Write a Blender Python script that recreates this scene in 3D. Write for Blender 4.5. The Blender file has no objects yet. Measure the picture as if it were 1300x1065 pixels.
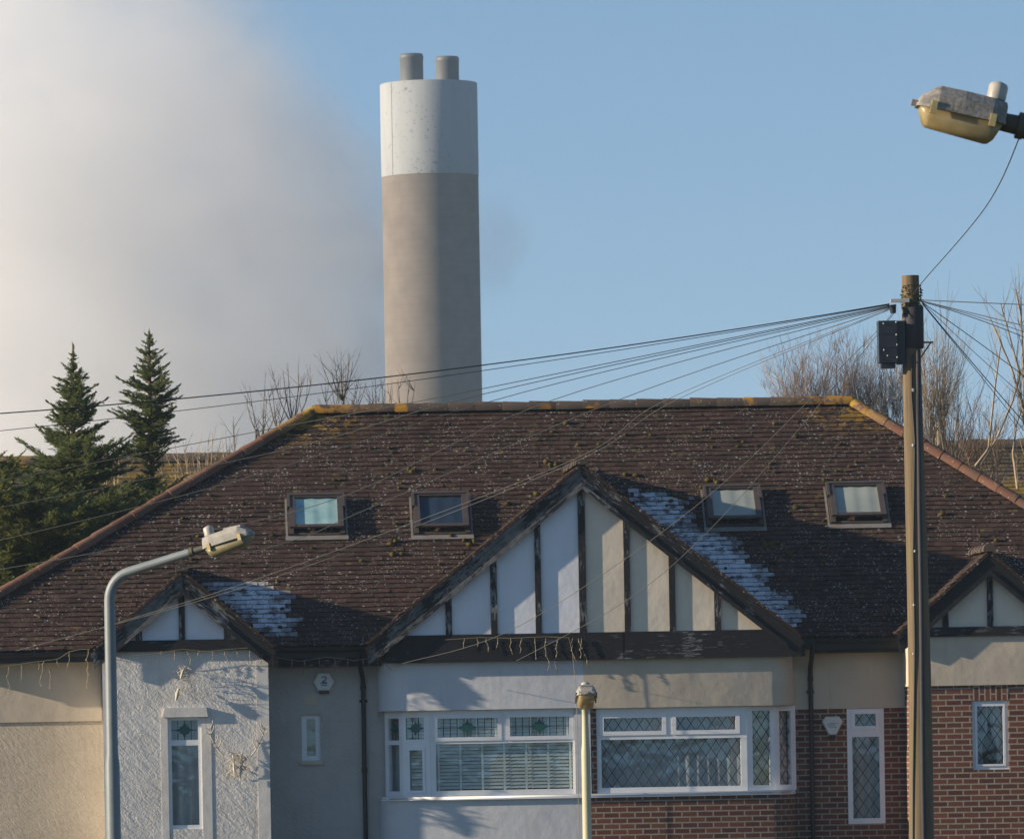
import bpy, math, random
from mathutils import Vector, Matrix, noise as mnoise
R = math.radians
S = bpy.context.scene
COL = S.collection
# ------------------------------------------------------------------ camera model
F, CX, CY, ZC = 8500.0, 225.0, 930.0, 1.956
RHO = R(1.0); CR, SR = math.cos(RHO), math.sin(RHO)

def P(px, py, Y):
    """point of the place that stands at depth Y where the photograph shows (px, py)"""
    dx, dy = px - CX, CY - py
    return Vector(((dx * CR + dy * SR) / F * Y, Y, (-dx * SR + dy * CR) / F * Y + ZC))

cam = bpy.data.cameras.new('camera')
cam.lens = 36.0 * F / 1300.0
cam.sensor_width = 36.0
cam.shift_x = (650 - CX) / 1300.0
cam.shift_y = (CY - 532.5) / 1300.0
cam.clip_start, cam.clip_end = 1.0, 20000.0
cam.dof.use_dof = True
cam.dof.focus_distance = 97.0
cam.dof.aperture_fstop = 14.0
camo = bpy.data.objects.new('camera', cam)
COL.objects.link(camo)
camo.matrix_world = Matrix.Translation((0, 0, ZC)) @ Matrix(((CR, SR, 0, 0), (0, 0, -1, 0), (-SR, CR, 0, 0), (0, 0, 0, 1)))
S.camera = camo

# ------------------------------------------------------------------ mesh builder
class MB:
    def __init__(s):
        s.v, s.f, s.m, s.a, s.sm = [], [], [], {}, []
    def add(s, verts, faces, mi=0, smooth=False, **attr):
        o = len(s.v)
        s.v.extend([tuple(p) for p in verts])
        for fc in faces:
            s.f.append([i + o for i in fc]); s.m.append(mi); s.sm.append(smooth)
            for k, val in attr.items():
                s.a.setdefault(k, {})[len(s.f) - 1] = val
    def box(s, x0, x1, y0, y1, z0, z1, mi=0):
        s.add([(x0, y0, z0), (x1, y0, z0), (x1, y1, z0), (x0, y1, z0), (x0, y0, z1), (x1, y0, z1), (x1, y1, z1), (x0, y1, z1)],
              [(3, 2, 1, 0), (4, 5, 6, 7), (0, 1, 5, 4), (1, 2, 6, 5), (2, 3, 7, 6), (3, 0, 4, 7)], mi)
    def hexa(s, c, mi=0):
        s.add(c, [(3, 2, 1, 0), (4, 5, 6, 7), (0, 1, 5, 4), (1, 2, 6, 5), (2, 3, 7, 6), (3, 0, 4, 7)], mi)
    def prism(s, poly, y0, y1, mi=0):
        """polygon of (x, z) extruded from y0 to y1"""
        n = len(poly)
        ar = sum(poly[i][0] * poly[(i + 1) % n][1] - poly[(i + 1) % n][0] * poly[i][1] for i in range(n))
        if ar < 0: poly = poly[::-1]
        s.add([(x, y0, z) for x, z in poly] + [(x, y1, z) for x, z in poly],
              [list(range(n)), list(range(2 * n - 1, n - 1, -1))] + [(i, i + n, (i + 1) % n + n, (i + 1) % n) for i in range(n)], mi)
    def loft(s, rings, mi=0, cap=True, smooth=False, closed=True):
        n = len(rings[0]); fs = []
        for k in range(len(rings) - 1):
            for i in range(n if closed else n - 1):
                j = (i + 1) % n
                fs.append((k * n + i, k * n + j, (k + 1) * n + j, (k + 1) * n + i))
        s.add([p for r in rings for p in r], fs, mi, smooth)
        if cap:
            s.add(rings[0], [list(range(n - 1, -1, -1))], mi)
            s.add(rings[-1], [list(range(n))], mi)
    def tube(s, path, rad, n=8, mi=0, smooth=True, cap=True):
        path = [Vector(p) for p in path]
        if not hasattr(rad, '__len__'): rad = [rad] * len(path)
        rings = []; ref = None
        for i, p in enumerate(path):
            d = path[min(i + 1, len(path) - 1)] - path[max(i - 1, 0)]
            if d.length < 1e-9: d = Vector((0, 0, 1))
            d.normalize()
            if ref is None:
                ref = Vector((0, 0, 1)) if abs(d.z) < .9 else Vector((1, 0, 0))
            a = d.cross(ref)
            if a.length < 1e-4: a = d.cross(Vector((.3, 1, .2)))
            a.normalize(); b = d.cross(a).normalized(); ref = a.cross(d)
            rings.append([p + (a * math.cos(t) + b * math.sin(t)) * rad[i] for t in (2 * math.pi * k / n for k in range(n))])
        s.loft(rings, mi, cap and n > 3, smooth)
    def lathe(s, c, prof, n=24, mi=0, smooth=True):
        c = Vector(c)
        s.loft([[c + Vector((r * math.cos(2 * math.pi * k / n), r * math.sin(2 * math.pi * k / n), z)) for k in range(n)] for r, z in prof], mi, True, smooth)
    def lump(s, c, rx, ry, rz, rng, mi=0, n=6, rows=4, N=None, **attr):
        c = Vector(c); vs = []; fs = []
        for i in range(rows + 1):
            th = math.pi * i / rows
            for k in range(n):
                ph = 2 * math.pi * k / n + .4 * i
                j = rng.uniform(.75, 1.2)
                vs.append(c + Vector((rx * math.sin(th) * math.cos(ph) * j, ry * math.sin(th) * math.sin(ph) * j, rz * math.cos(th) * j)))
        for i in range(rows):
            for k in range(n):
                fs.append((i * n + k, (i + 1) * n + k, (i + 1) * n + (k + 1) % n, i * n + (k + 1) % n))
        s.add(vs, fs, mi, True, **attr)
    def build(s, name, mats, parent=None, label=None, cat=None, group=None, kind=None):
        me = bpy.data.meshes.new(name)
        me.from_pydata(s.v, [], s.f)
        for m in (mats if isinstance(mats, (list, tuple)) else [mats]):
            me.materials.append(m)
        me.polygons.foreach_set('material_index', s.m)
        me.polygons.foreach_set('use_smooth', s.sm)
        for k, d in s.a.items():
            at = me.attributes.new(k, 'FLOAT', 'FACE')
            at.data.foreach_set('value', [d.get(i, 0.0) for i in range(len(s.f))])
        me.update()
        o = bpy.data.objects.new(name, me)
        COL.objects.link(o)
        if parent is not None:
            o.parent = parent
            if parent.type == 'EMPTY' and not parent.get('_local'):
                o.matrix_parent_inverse = Matrix.Translation(-Vector(parent.location))
        tag(o, label, cat, group, kind)
        return o

def tag(o, label=None, cat=None, group=None, kind=None):
    for k, val in (('label', label), ('category', cat), ('group', group), ('kind', kind)):
        if val: o[k] = val

def thing(name, label, cat, loc=(0, 0, 0), rz=0, group=None, local=False):
    o = bpy.data.objects.new(name, None)
    COL.objects.link(o)
    o.location = loc; o.rotation_euler = (0, 0, rz)
    o.empty_display_size = .3
    tag(o, label, cat, group)
    if local: o['_local'] = 1
    return o

def copy_tree(o, parent=None):
    c = o.copy(); COL.objects.link(c); c.parent = parent
    for ch in list(o.children): copy_tree(ch, c)
    return c

# ------------------------------------------------------------------ materials
class NT:
    def __init__(s, name):
        s.m = bpy.data.materials.new(name); s.m.use_nodes = True
        s.t = s.m.node_tree; s.n = s.t.nodes; s.n.clear()
        s.out = s.n.new('ShaderNodeOutputMaterial')
        s.co = s.n.new('ShaderNodeTexCoord').outputs['Object']
    def L(s, a, b):
        if isinstance(a, bpy.types.NodeSocket): s.t.links.new(a, b)
        else:
            if hasattr(a, '__len__') and len(a) == 3 and b.type == 'RGBA': a = (*a, 1)
            b.default_value = a
    def node(s, typ, ins=None, **props):
        nd = s.n.new(typ)
        for k, val in props.items(): setattr(nd, k, val)
        for k, val in (ins or {}).items(): s.L(val, nd.inputs[k])
        return nd
    def noise(s, scale, detail=4, rough=.6, vec=None, dist=0):
        return s.node('ShaderNodeTexNoise', {'Vector': vec or s.co, 'Scale': scale, 'Detail': detail, 'Roughness': rough, 'Distortion': dist}).outputs[0]
    def vor(s, scale, vec=None, feature='F1', out='Distance'):
        return s.node('ShaderNodeTexVoronoi', {'Vector': vec or s.co, 'Scale': scale}, feature=feature).outputs[out]
    def map(s, sc=(1, 1, 1), rot=(0, 0, 0), loc=(0, 0, 0)):
        return s.node('ShaderNodeMapping', {'Vector': s.co, 'Scale': sc, 'Rotation': rot, 'Location': loc}).outputs[0]
    def ramp(s, fac, a, b, lo=0.0, hi=1.0, smooth=False):
        return s.node('ShaderNodeMapRange', {'Value': fac, 'From Min': a, 'From Max': b, 'To Min': lo, 'To Max': hi},
                      interpolation_type='SMOOTHSTEP' if smooth else 'LINEAR').outputs[0]
    def math(s, op, a, b=0.0, c=0.0):
        nd = s.n.new('ShaderNodeMath'); nd.operation = op
        s.L(a, nd.inputs[0]); s.L(b, nd.inputs[1]); s.L(c, nd.inputs[2])
        return nd.outputs[0]
    def mix(s, fac, a, b):
        nd = s.n.new('ShaderNodeMix'); nd.data_type = 'RGBA'
        s.L(fac, nd.inputs[0]); s.L(a, nd.inputs[6]); s.L(b, nd.inputs[7])
        return nd.outputs[2]
    def attr(s, name):
        return s.node('ShaderNodeAttribute', attribute_name=name).outputs['Fac']
    def xyz(s, vec=None):
        return s.node('ShaderNodeSeparateXYZ', {0: vec or s.co}).outputs
    def bump(s, h, strength=.5, dist=.01):
        return s.node('ShaderNodeBump', {'Height': h, 'Strength': strength, 'Distance': dist}).outputs[0]
    def fin(s, col, rough=.8, bump=None, spec=.3, **kw):
        b = s.node('ShaderNodeBsdfPrincipled', {'Base Color': col, 'Roughness': rough, 'Specular IOR Level': spec})
        for k, val in kw.items(): s.L(val, b.inputs[k.replace('_', ' ')])
        if bump is not None: s.L(bump, b.inputs['Normal'])
        s.L(b.outputs[0], s.out.inputs['Surface'])
        return s.m

def m_plain(name, c1, c2=None, scale=6, rough=.7, spec=.3, bump=.0, bscale=40, **kw):
    t = NT(name)
    c2 = c2 or tuple(x * .8 for x in c1)
    col = t.mix(t.ramp(t.noise(scale, 5), .3, .7), c1, c2)
    return t.fin(col, rough, t.bump(t.noise(bscale, 4), bump, .01) if bump else None, spec, **kw)

def m_tile(name, lo, hi, frost=True, ridge_lichen=True):
    t = NT(name)
    rnd = t.attr('rnd')
    col = t.mix(rnd, lo, hi)
    col = t.mix(t.ramp(t.noise(1.3, 4), .45, .75, 0, .45), col, (.026, .02, .018))
    col = t.mix(t.ramp(t.noise(18, 3), .55, .8, 0, .5), col, (.065, .05, .043))
    # lichen: pale specks of uneven size, and dull green-gold flecks
    v = t.vor(10.5); pick = t.ramp(t.noise(2.6, 5, .7), .45, .57)
    col = t.mix(t.math('MULTIPLY', t.ramp(v, .225, .15), pick), col, (.33, .32, .295))
    v2 = t.vor(21.0, t.map(loc=(3.1, 1.7, .4))); pick2 = t.ramp(t.noise(2.0, 5, vec=t.map(loc=(7, 2, 5))), .42, .6)
    col = t.mix(t.math('MULTIPLY', t.ramp(v2, .25, .18), pick2), col, (.36, .34, .31))
    v3 = t.vor(6.0, t.map(loc=(9.1, 4.7, 2.4))); pick3 = t.ramp(t.noise(1.9, 3, vec=t.map(loc=(1, 8, 3))), .5, .66)
    col = t.mix(t.math('MULTIPLY', t.ramp(v3, .26, .18), pick3), col, (.13, .105, .035))
    if ridge_lichen:
        x, y, z = t.xyz()
        n = t.noise(7, 4)
        e1 = t.math('MULTIPLY', t.ramp(x, 3.2, 2.1), t.ramp(z, 6.25, 6.75))
        e2 = t.math('MULTIPLY', t.ramp(x, 9.6, 10.5), t.ramp(z, 6.3, 6.8))
        e = t.math('MULTIPLY', t.math('ADD', e1, e2), t.ramp(n, .49, .56))
        col = t.mix(e, col, (.30, .18, .02))
    if frost:
        fr = t.math('MULTIPLY', t.attr('frost'), t.ramp(t.math('ADD', t.noise(5, 6, .7), t.math('MULTIPLY', t.noise(34, 3), .22)), .50, .62, .12, 1.0))
        col = t.mix(fr, col, (.62, .65, .68))
    return t.fin(col, .85, t.bump(t.noise(60, 4), .35, .008), .25)

def m_wood_black(name, axis, thr=.85, grey=.22):
    """old black paint peeling off grey wood, flecks and streaks along the board"""
    t = NT(name)
    sc = {'x': (3.2, 9, 20), 'z': (20, 9, 4), 'l': (3.6, 9, 15), 'r': (3.6, 9, 15)}[axis]
    rot = {'x': 0, 'z': 0, 'l': R(39), 'r': R(-39)}[axis]
    rv = t.node('ShaderNodeMapping', {'Vector': t.co, 'Rotation': (0, rot, 0)}).outputs[0]
    vec = t.node('ShaderNodeMapping', {'Vector': rv, 'Scale': sc}).outputs[0]
    n = t.noise(1.5, 8, .75, vec, .4); big = t.noise(1.5, 3, .5)
    k = t.ramp(t.math('ADD', n, t.math('MULTIPLY', big, .65)), thr, thr + .06)
    col = t.mix(t.math('MULTIPLY', k, t.ramp(t.noise(9, 5), .3, .7, .35, 1)), (.010, .011, .014), (grey, grey, grey * .98))
    return t.fin(col, .75, t.bump(n, .5, .01), .35)

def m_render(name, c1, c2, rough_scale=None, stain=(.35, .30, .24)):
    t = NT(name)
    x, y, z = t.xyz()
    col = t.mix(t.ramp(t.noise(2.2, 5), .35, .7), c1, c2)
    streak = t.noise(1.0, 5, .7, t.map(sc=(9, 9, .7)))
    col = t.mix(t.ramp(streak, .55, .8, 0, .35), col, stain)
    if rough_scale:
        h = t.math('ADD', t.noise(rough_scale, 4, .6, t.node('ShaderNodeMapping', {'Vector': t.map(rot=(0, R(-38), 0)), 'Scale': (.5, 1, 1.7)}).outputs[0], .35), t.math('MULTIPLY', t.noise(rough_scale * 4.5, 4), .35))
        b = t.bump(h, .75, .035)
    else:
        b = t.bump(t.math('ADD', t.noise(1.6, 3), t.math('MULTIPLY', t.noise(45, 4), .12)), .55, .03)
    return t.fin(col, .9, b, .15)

def m_brick(name, mort=(.36, .31, .25), vert=False):
    t = NT(name)
    x, y, z = t.xyz()
    u = t.math('ADD', x, y)
    vec = t.node('ShaderNodeCombineXYZ', {0: z if vert else u, 1: u if vert else z}).outputs[0]
    b = t.node('ShaderNodeTexBrick', {'Vector': vec, 'Color1': (.20, .070, .042, 1), 'Color2': (.085, .034, .028, 1), 'Mortar': (*mort, 1),
                'Scale': 1.0, 'Mortar Size': .0115, 'Mortar Smooth': .15, 'Bias': -.1, 'Brick Width': .232, 'Row Height': .083})
    col = t.mix(t.ramp(t.noise(25, 4), .35, .75, 0, .45), b.outputs[0], (.10, .06, .045))
    h = t.math('SUBTRACT', t.math('MULTIPLY', t.noise(70, 3), .25), b.outputs[1])
    return t.fin(col, .9, t.bump(h, .8, .012), .2)

def m_glass(name, tint=(.78, .86, .87), fac=.10, gl=(.8, .9, 1.0)):
    t = NT(name)
    a = t.node('ShaderNodeBsdfTransparent', {0: (*tint, 1)})
    g = t.node('ShaderNodeBsdfGlossy', {'Color': (*gl, 1), 'Roughness': .03})
    wob = t.bump(t.noise(2.5, 2), .04, .05); t.L(wob, g.inputs['Normal'])
    fr = t.node('ShaderNodeLayerWeight', {'Blend': .5}).outputs['Facing']
    f = t.math('ADD', t.math('MULTIPLY', t.math('POWER', fr, 4.0), .8), .045 + fac)
    mx = t.node('ShaderNodeMixShader', {0: f}); t.L(a.outputs[0], mx.inputs[1]); t.L(g.outputs[0], mx.inputs[2])
    t.L(mx.outputs[0], t.out.inputs['Surface'])
    return t.m

def m_leaf(name, dark, light):
    t = NT(name)
    col = t.mix(t.attr('rnd'), dark, light)
    b = t.node('ShaderNodeBsdfPrincipled', {'Base Color': col, 'Roughness': .7, 'Specular IOR Level': .2})
    tr = t.node('ShaderNodeBsdfTranslucent', {'Color': col})
    mx = t.node('ShaderNodeMixShader', {0: .38}); t.L(b.outputs[0], mx.inputs[1]); t.L(tr.outputs[0], mx.inputs[2])
    t.L(mx.outputs[0], t.out.inputs['Surface'])
    return t.m

M = {}
M['tile'] = m_tile('roof tiles', (.036, .0212, .0165), (.076, .0445, .034))
M['tile_plain'] = m_tile('old roof tiles', (.06, .045, .035), (.10, .07, .055), False, False)
M['white_up'] = m_plain('white window frame', (.78, .79, .80), (.70, .71, .73), 3, .35, .5)
M['render_white'] = m_render('rough white render', (.66, .645, .62), (.57, .55, .52), 7.5)
M['render_smooth'] = m_render('smooth white plaster', (.66, .645, .62), (.60, .58, .55))
M['render_cream'] = m_render('cream render', (.56, .485, .385), (.49, .42, .33), None, (.30, .24, .17))
M['render_pebble'] = m_render('cream textured render', (.56, .485, .385), (.49, .42, .33), 16, (.30, .24, .17))
M['render_shaded'] = m_render('recess render with painted shade', (.50, .475, .445), (.43, .41, .385), 20)  # same paint as the cream wall, greyed so the colour carries the recess shade
M['render_grey'] = m_render('pale grey painted render', (.575, .59, .615), (.52, .535, .56))
M['panel_white'] = m_render('white gable panel', (.72, .745, .79), (.67, .69, .735), None, (.55, .54, .52))  # white paint with the blue of skylit shade put into its base colour
M['panel_cream'] = m_render('cream gable panel', (.72, .64, .52), (.66, .58, .47), None, (.45, .38, .28))
M['black_x'] = m_wood_black('black beam paint', 'x', .93)
M['black_z'] = m_wood_black('black batten paint', 'z', .88, .3)
M['black_l'] = m_wood_black('black board paint rising right', 'l', .795, .17)
M['black_r'] = m_wood_black('black board paint falling right', 'r', .89, .25)
M['black_sound'] = m_wood_black('sound black board paint', 'x', .97, .2)
M['black'] = m_plain('black gutter plastic', (.014, .015, .018), (.022, .022, .025), 4, .45, .4)
M['brick'] = m_brick('red brown brick')
M['brick_v'] = m_brick('upright brick course', vert=True)
M['glass'] = m_glass('window glass', (.88, .93, .93), .05)
M['glass_roof'] = m_glass('roof window glass', (.95, .98, .98), .0)
M['lead'] = m_plain('window lead', (.05, .055, .06), None, 9, .6)
M['green_glass'] = m_plain('green stained glass', (.015, .10, .085), (.01, .06, .06), 20, .25, .5)
M['blind'] = m_plain('pale blind slat', (.62, .66, .63), (.56, .60, .58), 5, .6)
M['tape'] = m_plain('white blind tape', (.8, .85, .82), None, 5, .7)
M['net'] = m_plain('net curtain', (.50, .54, .58), (.40, .44, .48), 5, .9, .1)
M['curtain_cream'] = m_plain('cream curtain', (.75, .70, .56), (.62, .57, .44), 4, .9, .1)
M['dark_in'] = m_plain('dark room', (.03, .035, .04), None, 3, .9)
M['brown_frame'] = m_plain('brown roof window cladding', (.085, .068, .062), (.065, .052, .048), 8, .5, .4)
M['lead_flash'] = m_plain('lead flashing', (.23, .23, .24), (.18, .15, .10), 5, .6)
M['moss'] = m_leaf('moss', (.05, .045, .015), (.16, .13, .03))

def m_cap(name, a, b, lich, amt):
    t = NT(name)
    x, y, z = t.xyz()
    col = t.mix(t.attr('rnd'), a, b)
    col = t.mix(t.ramp(t.noise(5, 5), .45, .7, 0, .6), col, (.09, .07, .06))
    ends = t.math('MAXIMUM', t.ramp(x, 3.4, 2.3), t.ramp(x, 9.3, 10.4)) if amt else 0.0
    zz = t.ramp(z, 6.5, 6.85)
    k = t.math('MULTIPLY', t.ramp(t.noise(3.2, 5, .65), .61, .68), zz) if amt else t.ramp(t.noise(2.2, 5, .65), .55, .66, 0, .8)
    if amt:
        k = t.math('MAXIMUM', k, t.math('MULTIPLY', t.math('MULTIPLY', ends, t.ramp(t.noise(6, 5, .7), .44, .54, 0, .95)), zz))
    if amt:
        dot = t.math('MULTIPLY', t.ramp(t.math('ADD', t.vor(2.1), t.math('MULTIPLY', t.noise(14, 4), .16)), .34, .27, 0, .9), t.ramp(t.noise(.9, 2), .42, .5))
        k = t.math('MAXIMUM', k, t.math('MULTIPLY', dot, zz))
    col = t.mix(k, col, lich)
    col = t.mix(t.ramp(t.vor(13.0), .2, .12, 0, .8), col, (.28, .25, .21))
    return t.fin(col, .85, t.bump(t.noise(30, 4), .4, .01), .25)
M['ridge'] = m_cap('weathered ridge tile', (.065, .050, .042), (.10, .076, .062), (.40, .20, .02), 1)
M['ridge_back'] = m_cap('old ridge tile of rear houses', (.10, .08, .06), (.14, .11, .08), (.30, .18, .03), 0)
M['hip'] = m_cap('terracotta hip tile', (.125, .058, .038), (.20, .10, .064), (.40, .25, .03), 1)

t = NT('chimney concrete')
x, y, z = t.xyz()
n = t.noise(.5, 5)
col = t.mix(t.ramp(n, .35, .7), (.218, .19, .168), (.172, .152, .138))
ring = t.node('ShaderNodeTexWave', {'Vector': t.co, 'Scale': .42, 'Distortion': .6, 'Detail': 2.0}, bands_direction='Z').outputs[1]
col = t.mix(t.ramp(ring, .82, 1.0, 0, .26), col, (.17, .145, .12))
vs = t.noise(1.0, 4, .7, t.map(sc=(.9, .9, .03)))
col = t.mix(t.ramp(vs, .5, .8, 0, .35), col, (.18, .155, .14))
M['concrete'] = t.fin(col, .9, t.bump(t.noise(1.5, 4), .3, .05), .1)
t = NT('pale chimney paint')
x, y, z = t.xyz()
sp = t.noise(2.4, 6, .75); x2 = t.math('DIVIDE', t.math('SUBTRACT', x, 26.2), 3.6); msk = t.ramp(t.math('ABSOLUTE', x2), 1.1, .3, .25, 1)
msk = t.math('MULTIPLY', msk, t.ramp(t.noise(.35, 3), .35, .5))
col = t.mix(t.ramp(t.noise(.6, 4, .6, t.map(sc=(1, 1, .15))), .35, .7), (.36, .375, .385), (.31, .33, .345))
col = t.mix(t.math('MULTIPLY', t.ramp(sp, .56, .64), msk), col, (.14, .155, .17))
M['paint'] = t.fin(col, .8, None, .2)
M['flue'] = m_plain('grey flue steel', (.14, .15, .165), (.105, .115, .125), .9, .55, .4)

t = NT('old pole wood')
n = t.noise(1.0, 6, .7, t.map(sc=(26, 26, 1.1)))
col = t.mix(t.ramp(n, .3, .75), (.20, .15, .092), (.09, .068, .045))
col = t.mix(t.ramp(t.noise(1.3, 4), .5, .7, 0, .6), col, (.16, .145, .06))
M['pole'] = t.fin(col, .85, t.bump(n, .6, .01), .2)
M['grey_steel'] = m_plain('grey painted steel', (.20, .235, .25), (.15, .18, .195), 3, .45, .4, .15, 60)
M['dark_steel'] = m_plain('dark steel arm', (.06, .062, .06), (.10, .09, .06), 6, .6)
M['cream_steel'] = m_plain('cream painted steel post', (.50, .49, .33), (.42, .41, .28), 4, .5)
t = NT('weathered lantern hood')
n = t.noise(38, 5, .7)
col = t.mix(t.ramp(n, .35, .68), (.34, .33, .31), (.15, .135, .11))
col = t.mix(t.ramp(t.noise(6, 4), .5, .7, 0, .4), col, (.42, .41, .39))
M['hood'] = t.fin(col, .9, t.bump(n, .5, .006), .2)
M['hood_pale'] = m_plain('pale lantern hood', (.38, .365, .33), (.27, .26, .235), 14, .7, .3, .3, 60)
M['bowl_shaded'] = m_plain('olive lantern bowl with painted shade', (.24, .215, .12), (.17, .15, .08), 8, .4, .4)  # left lantern's bowl, its shade put into a darker, greyer colour
t = NT('yellowed lantern bowl')
x, y, z = t.xyz()
col = t.mix(t.ramp(t.noise(9, 4), .35, .7), (.60, .49, .27), (.49, .38, .18))
b = t.node('ShaderNodeBsdfPrincipled', {'Base Color': col, 'Roughness': .3, 'Specular IOR Level': .5})
tr = t.node('ShaderNodeBsdfTranslucent', {'Color': col})
mx = t.node('ShaderNodeMixShader', {0: .45}); t.L(b.outputs[0], mx.inputs[1]); t.L(tr.outputs[0], mx.inputs[2])
t.L(mx.outputs[0], t.out.inputs['Surface']); M['bowl'] = t.m
M['clip'] = m_plain('yellow clip', (.52, .42, .2), None, 9, .5)
M['cell'] = m_plain('pale photocell', (.46, .44, .39), (.34, .32, .28), 9, .4, .5)
M['box_black'] = m_plain('black cabinet plastic', (.016, .02, .028), (.025, .028, .035), 6, .4, .5)
M['cover'] = m_plain('dark grey cable cover', (.05, .05, .058), (.035, .035, .042), 3, .65, .25)
M['wire'] = m_plain('black wire', (.045, .05, .052), None, 9, .6)
M['wire_grey'] = m_plain('grey weathered wire', (.11, .11, .105), None, 9, .6)
M['bracket'] = m_plain('galvanised bracket', (.5, .5, .5), None, 9, .5)
M['bark'] = m_plain('conifer bark', (.14, .09, .06), None, 6, .9, .1, .5)
M['conifer'] = m_leaf('conifer leaf', (.065, .11, .05), (.30, .34, .11))
M['conifer_olive'] = m_leaf('olive conifer leaf', (.07, .115, .045), (.33, .33, .09))
M['ivy'] = m_leaf('ivy leaf', (.025, .03, .01), (.10, .095, .03))
M['twig_pale'] = m_plain('pale twig', (.40, .32, .22), (.28, .215, .145), 3, .8, .2)
M['twig_red'] = m_plain('reddish twig', (.23, .155, .115), (.33, .245, .17), 3, .8, .2)
M['twig_grey'] = m_plain('grey twig', (.115, .10, .09), (.17, .145, .12), 3, .8, .2)
M['lights'] = m_plain('clear light string', (.30, .255, .18), None, 9, .5)
M['twine'] = m_plain('pale ornament wire', (.58, .53, .44), (.45, .40, .32), 12, .7)
M['alarm_white'] = m_plain('alarm box plastic', (.66, .65, .60), (.58, .57, .52), 7, .4, .4)
M['alarm_blue'] = m_plain('alarm print blue', (.02, .10, .36), None, 9, .5)
M['alarm_grey'] = m_plain('alarm print grey', (.18, .2, .26), None, 9, .5)
M['grass'] = m_plain('winter grass', (.05, .07, .02), (.09, .085, .03), .4, .95, .1, .3)
M['asphalt'] = m_plain('asphalt', (.05, .05, .052), (.065, .064, .062), 1.5, .9, .2, .3)
M['paving'] = m_plain('pavement', (.26, .25, .24), (.20, .19, .18), 1.2, .9, .2, .2)

# ------------------------------------------------------------------ light
SUN_EL, SUN_FRONT = R(15), R(8)
sdir = Vector((-math.cos(SUN_EL) * math.cos(SUN_FRONT), -math.cos(SUN_EL) * math.sin(SUN_FRONT), math.sin(SUN_EL)))
sl = bpy.data.lights.new('sun', 'SUN'); sl.energy = 5.0; sl.angle = R(.5); sl.color = (1.0, .83, .62)
so = bpy.data.objects.new('sun', sl); COL.objects.link(so)
so.rotation_euler = sdir.to_track_quat('Z', 'Y').to_euler(); so.location = (-60, 60, 60)
W = bpy.data.worlds.new('World'); S.world = W; W.use_nodes = True
wn = W.node_tree.nodes; wl = W.node_tree.links
bg = next(n for n in wn if n.type == 'BACKGROUND')
sky = wn.new('ShaderNodeTexSky'); sky.sky_type = 'NISHITA'; sky.sun_disc = False
sky.sun_elevation = SUN_EL; sky.sun_rotation = math.atan2(sdir.x, sdir.y)
sky.air_density = 1.0; sky.dust_density = .25; sky.ozone_density = 3.3
tcw = wn.new('ShaderNodeTexCoord'); mpw = wn.new('ShaderNodeMapping')
mpw.inputs['Location'].default_value = (0, 0, .11)   # the clear winter air is deep blue down to the roofs
wl.new(tcw.outputs['Generated'], mpw.inputs['Vector']); wl.new(mpw.outputs[0], sky.inputs[0])
wl.new(sky.outputs[0], bg.inputs[0]); bg.inputs[1].default_value = .095
S.view_settings.view_transform = 'Standard'; S.view_settings.look = 'None'
S.view_settings.exposure = 0.72; S.view_settings.gamma = 1.0
S.cycles.max_bounces = 8; S.cycles.volume_bounces = 6; S.cycles.transparent_max_bounces = 24
S.cycles.use_denoising = True

# ------------------------------------------------------------------ ground
g = MB(); g.add([(-2600, -300, 0), (2600, -300, 0), (2600, 2900, 0), (-2600, 2900, 0)], [(0, 1, 2, 3)])
g.build('ground', M['grass'], kind='structure')
g = MB(); g.add([(-300, 84, .004), (300, 84, .004), (300, 91, .004), (-300, 91, .004)], [(0, 1, 2, 3)])
g.build('road', M['asphalt'], kind='structure')
g = MB(); g.box(-300, 300, 91, 93.2, -.1, .12); g.box(-300, 300, 79, 84, -.1, .12)
g.build('pavement', M['paving'], kind='structure')

# ------------------------------------------------------------------ the bungalow
H = thing('semi_detached_bungalow', 'pair of joined bungalows under one brown tiled hipped roof with black timbered gables', 'house', (6.1, 99.8, 0))
YW = 99.8                       # recessed front wall
YE, ZE, PIT = 99.4, 3.22, R(42) # eave line and pitch of the main roof
CP, SP = math.cos(PIT), math.sin(PIT)
XL, XR = -4.01, 15.67           # eave corners
RL, RR = 2.21, 10.49            # ridge ends
RUN = 4.03; ZR = ZE + RUN * math.tan(PIT); VR = RUN / CP

def roof_pt(px, py, n=0.0):
    """(u, v) on the front slope raised by n for a place seen at (px, py)"""
    d = P(px, py, 100.0) - Vector((0, 0, ZC))
    N = Vector((0, -SP, CP)); O = Vector((0, YE, ZE)) + N * n
    t_ = (O - Vector((0, 0, ZC))).dot(N) / d.dot(N)
    q = Vector((0, 0, ZC)) + d * t_ - O
    return q.x, q.y * CP + q.z * SP

def RP(u, v, n=0.0):
    return Vector((u, YE + v * CP - n * SP, ZE + v * SP + n * CP))

def inside(poly, x, y):
    r = False; n = len(poly)
    for i in range(n):
        (x1, y1), (x2, y2) = poly[i], poly[(i + 1) % n]
        if (y1 > y) != (y2 > y) and x < (x2 - x1) * (y - y1) / (y2 - y1) + x1: r = not r
    return r

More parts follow.
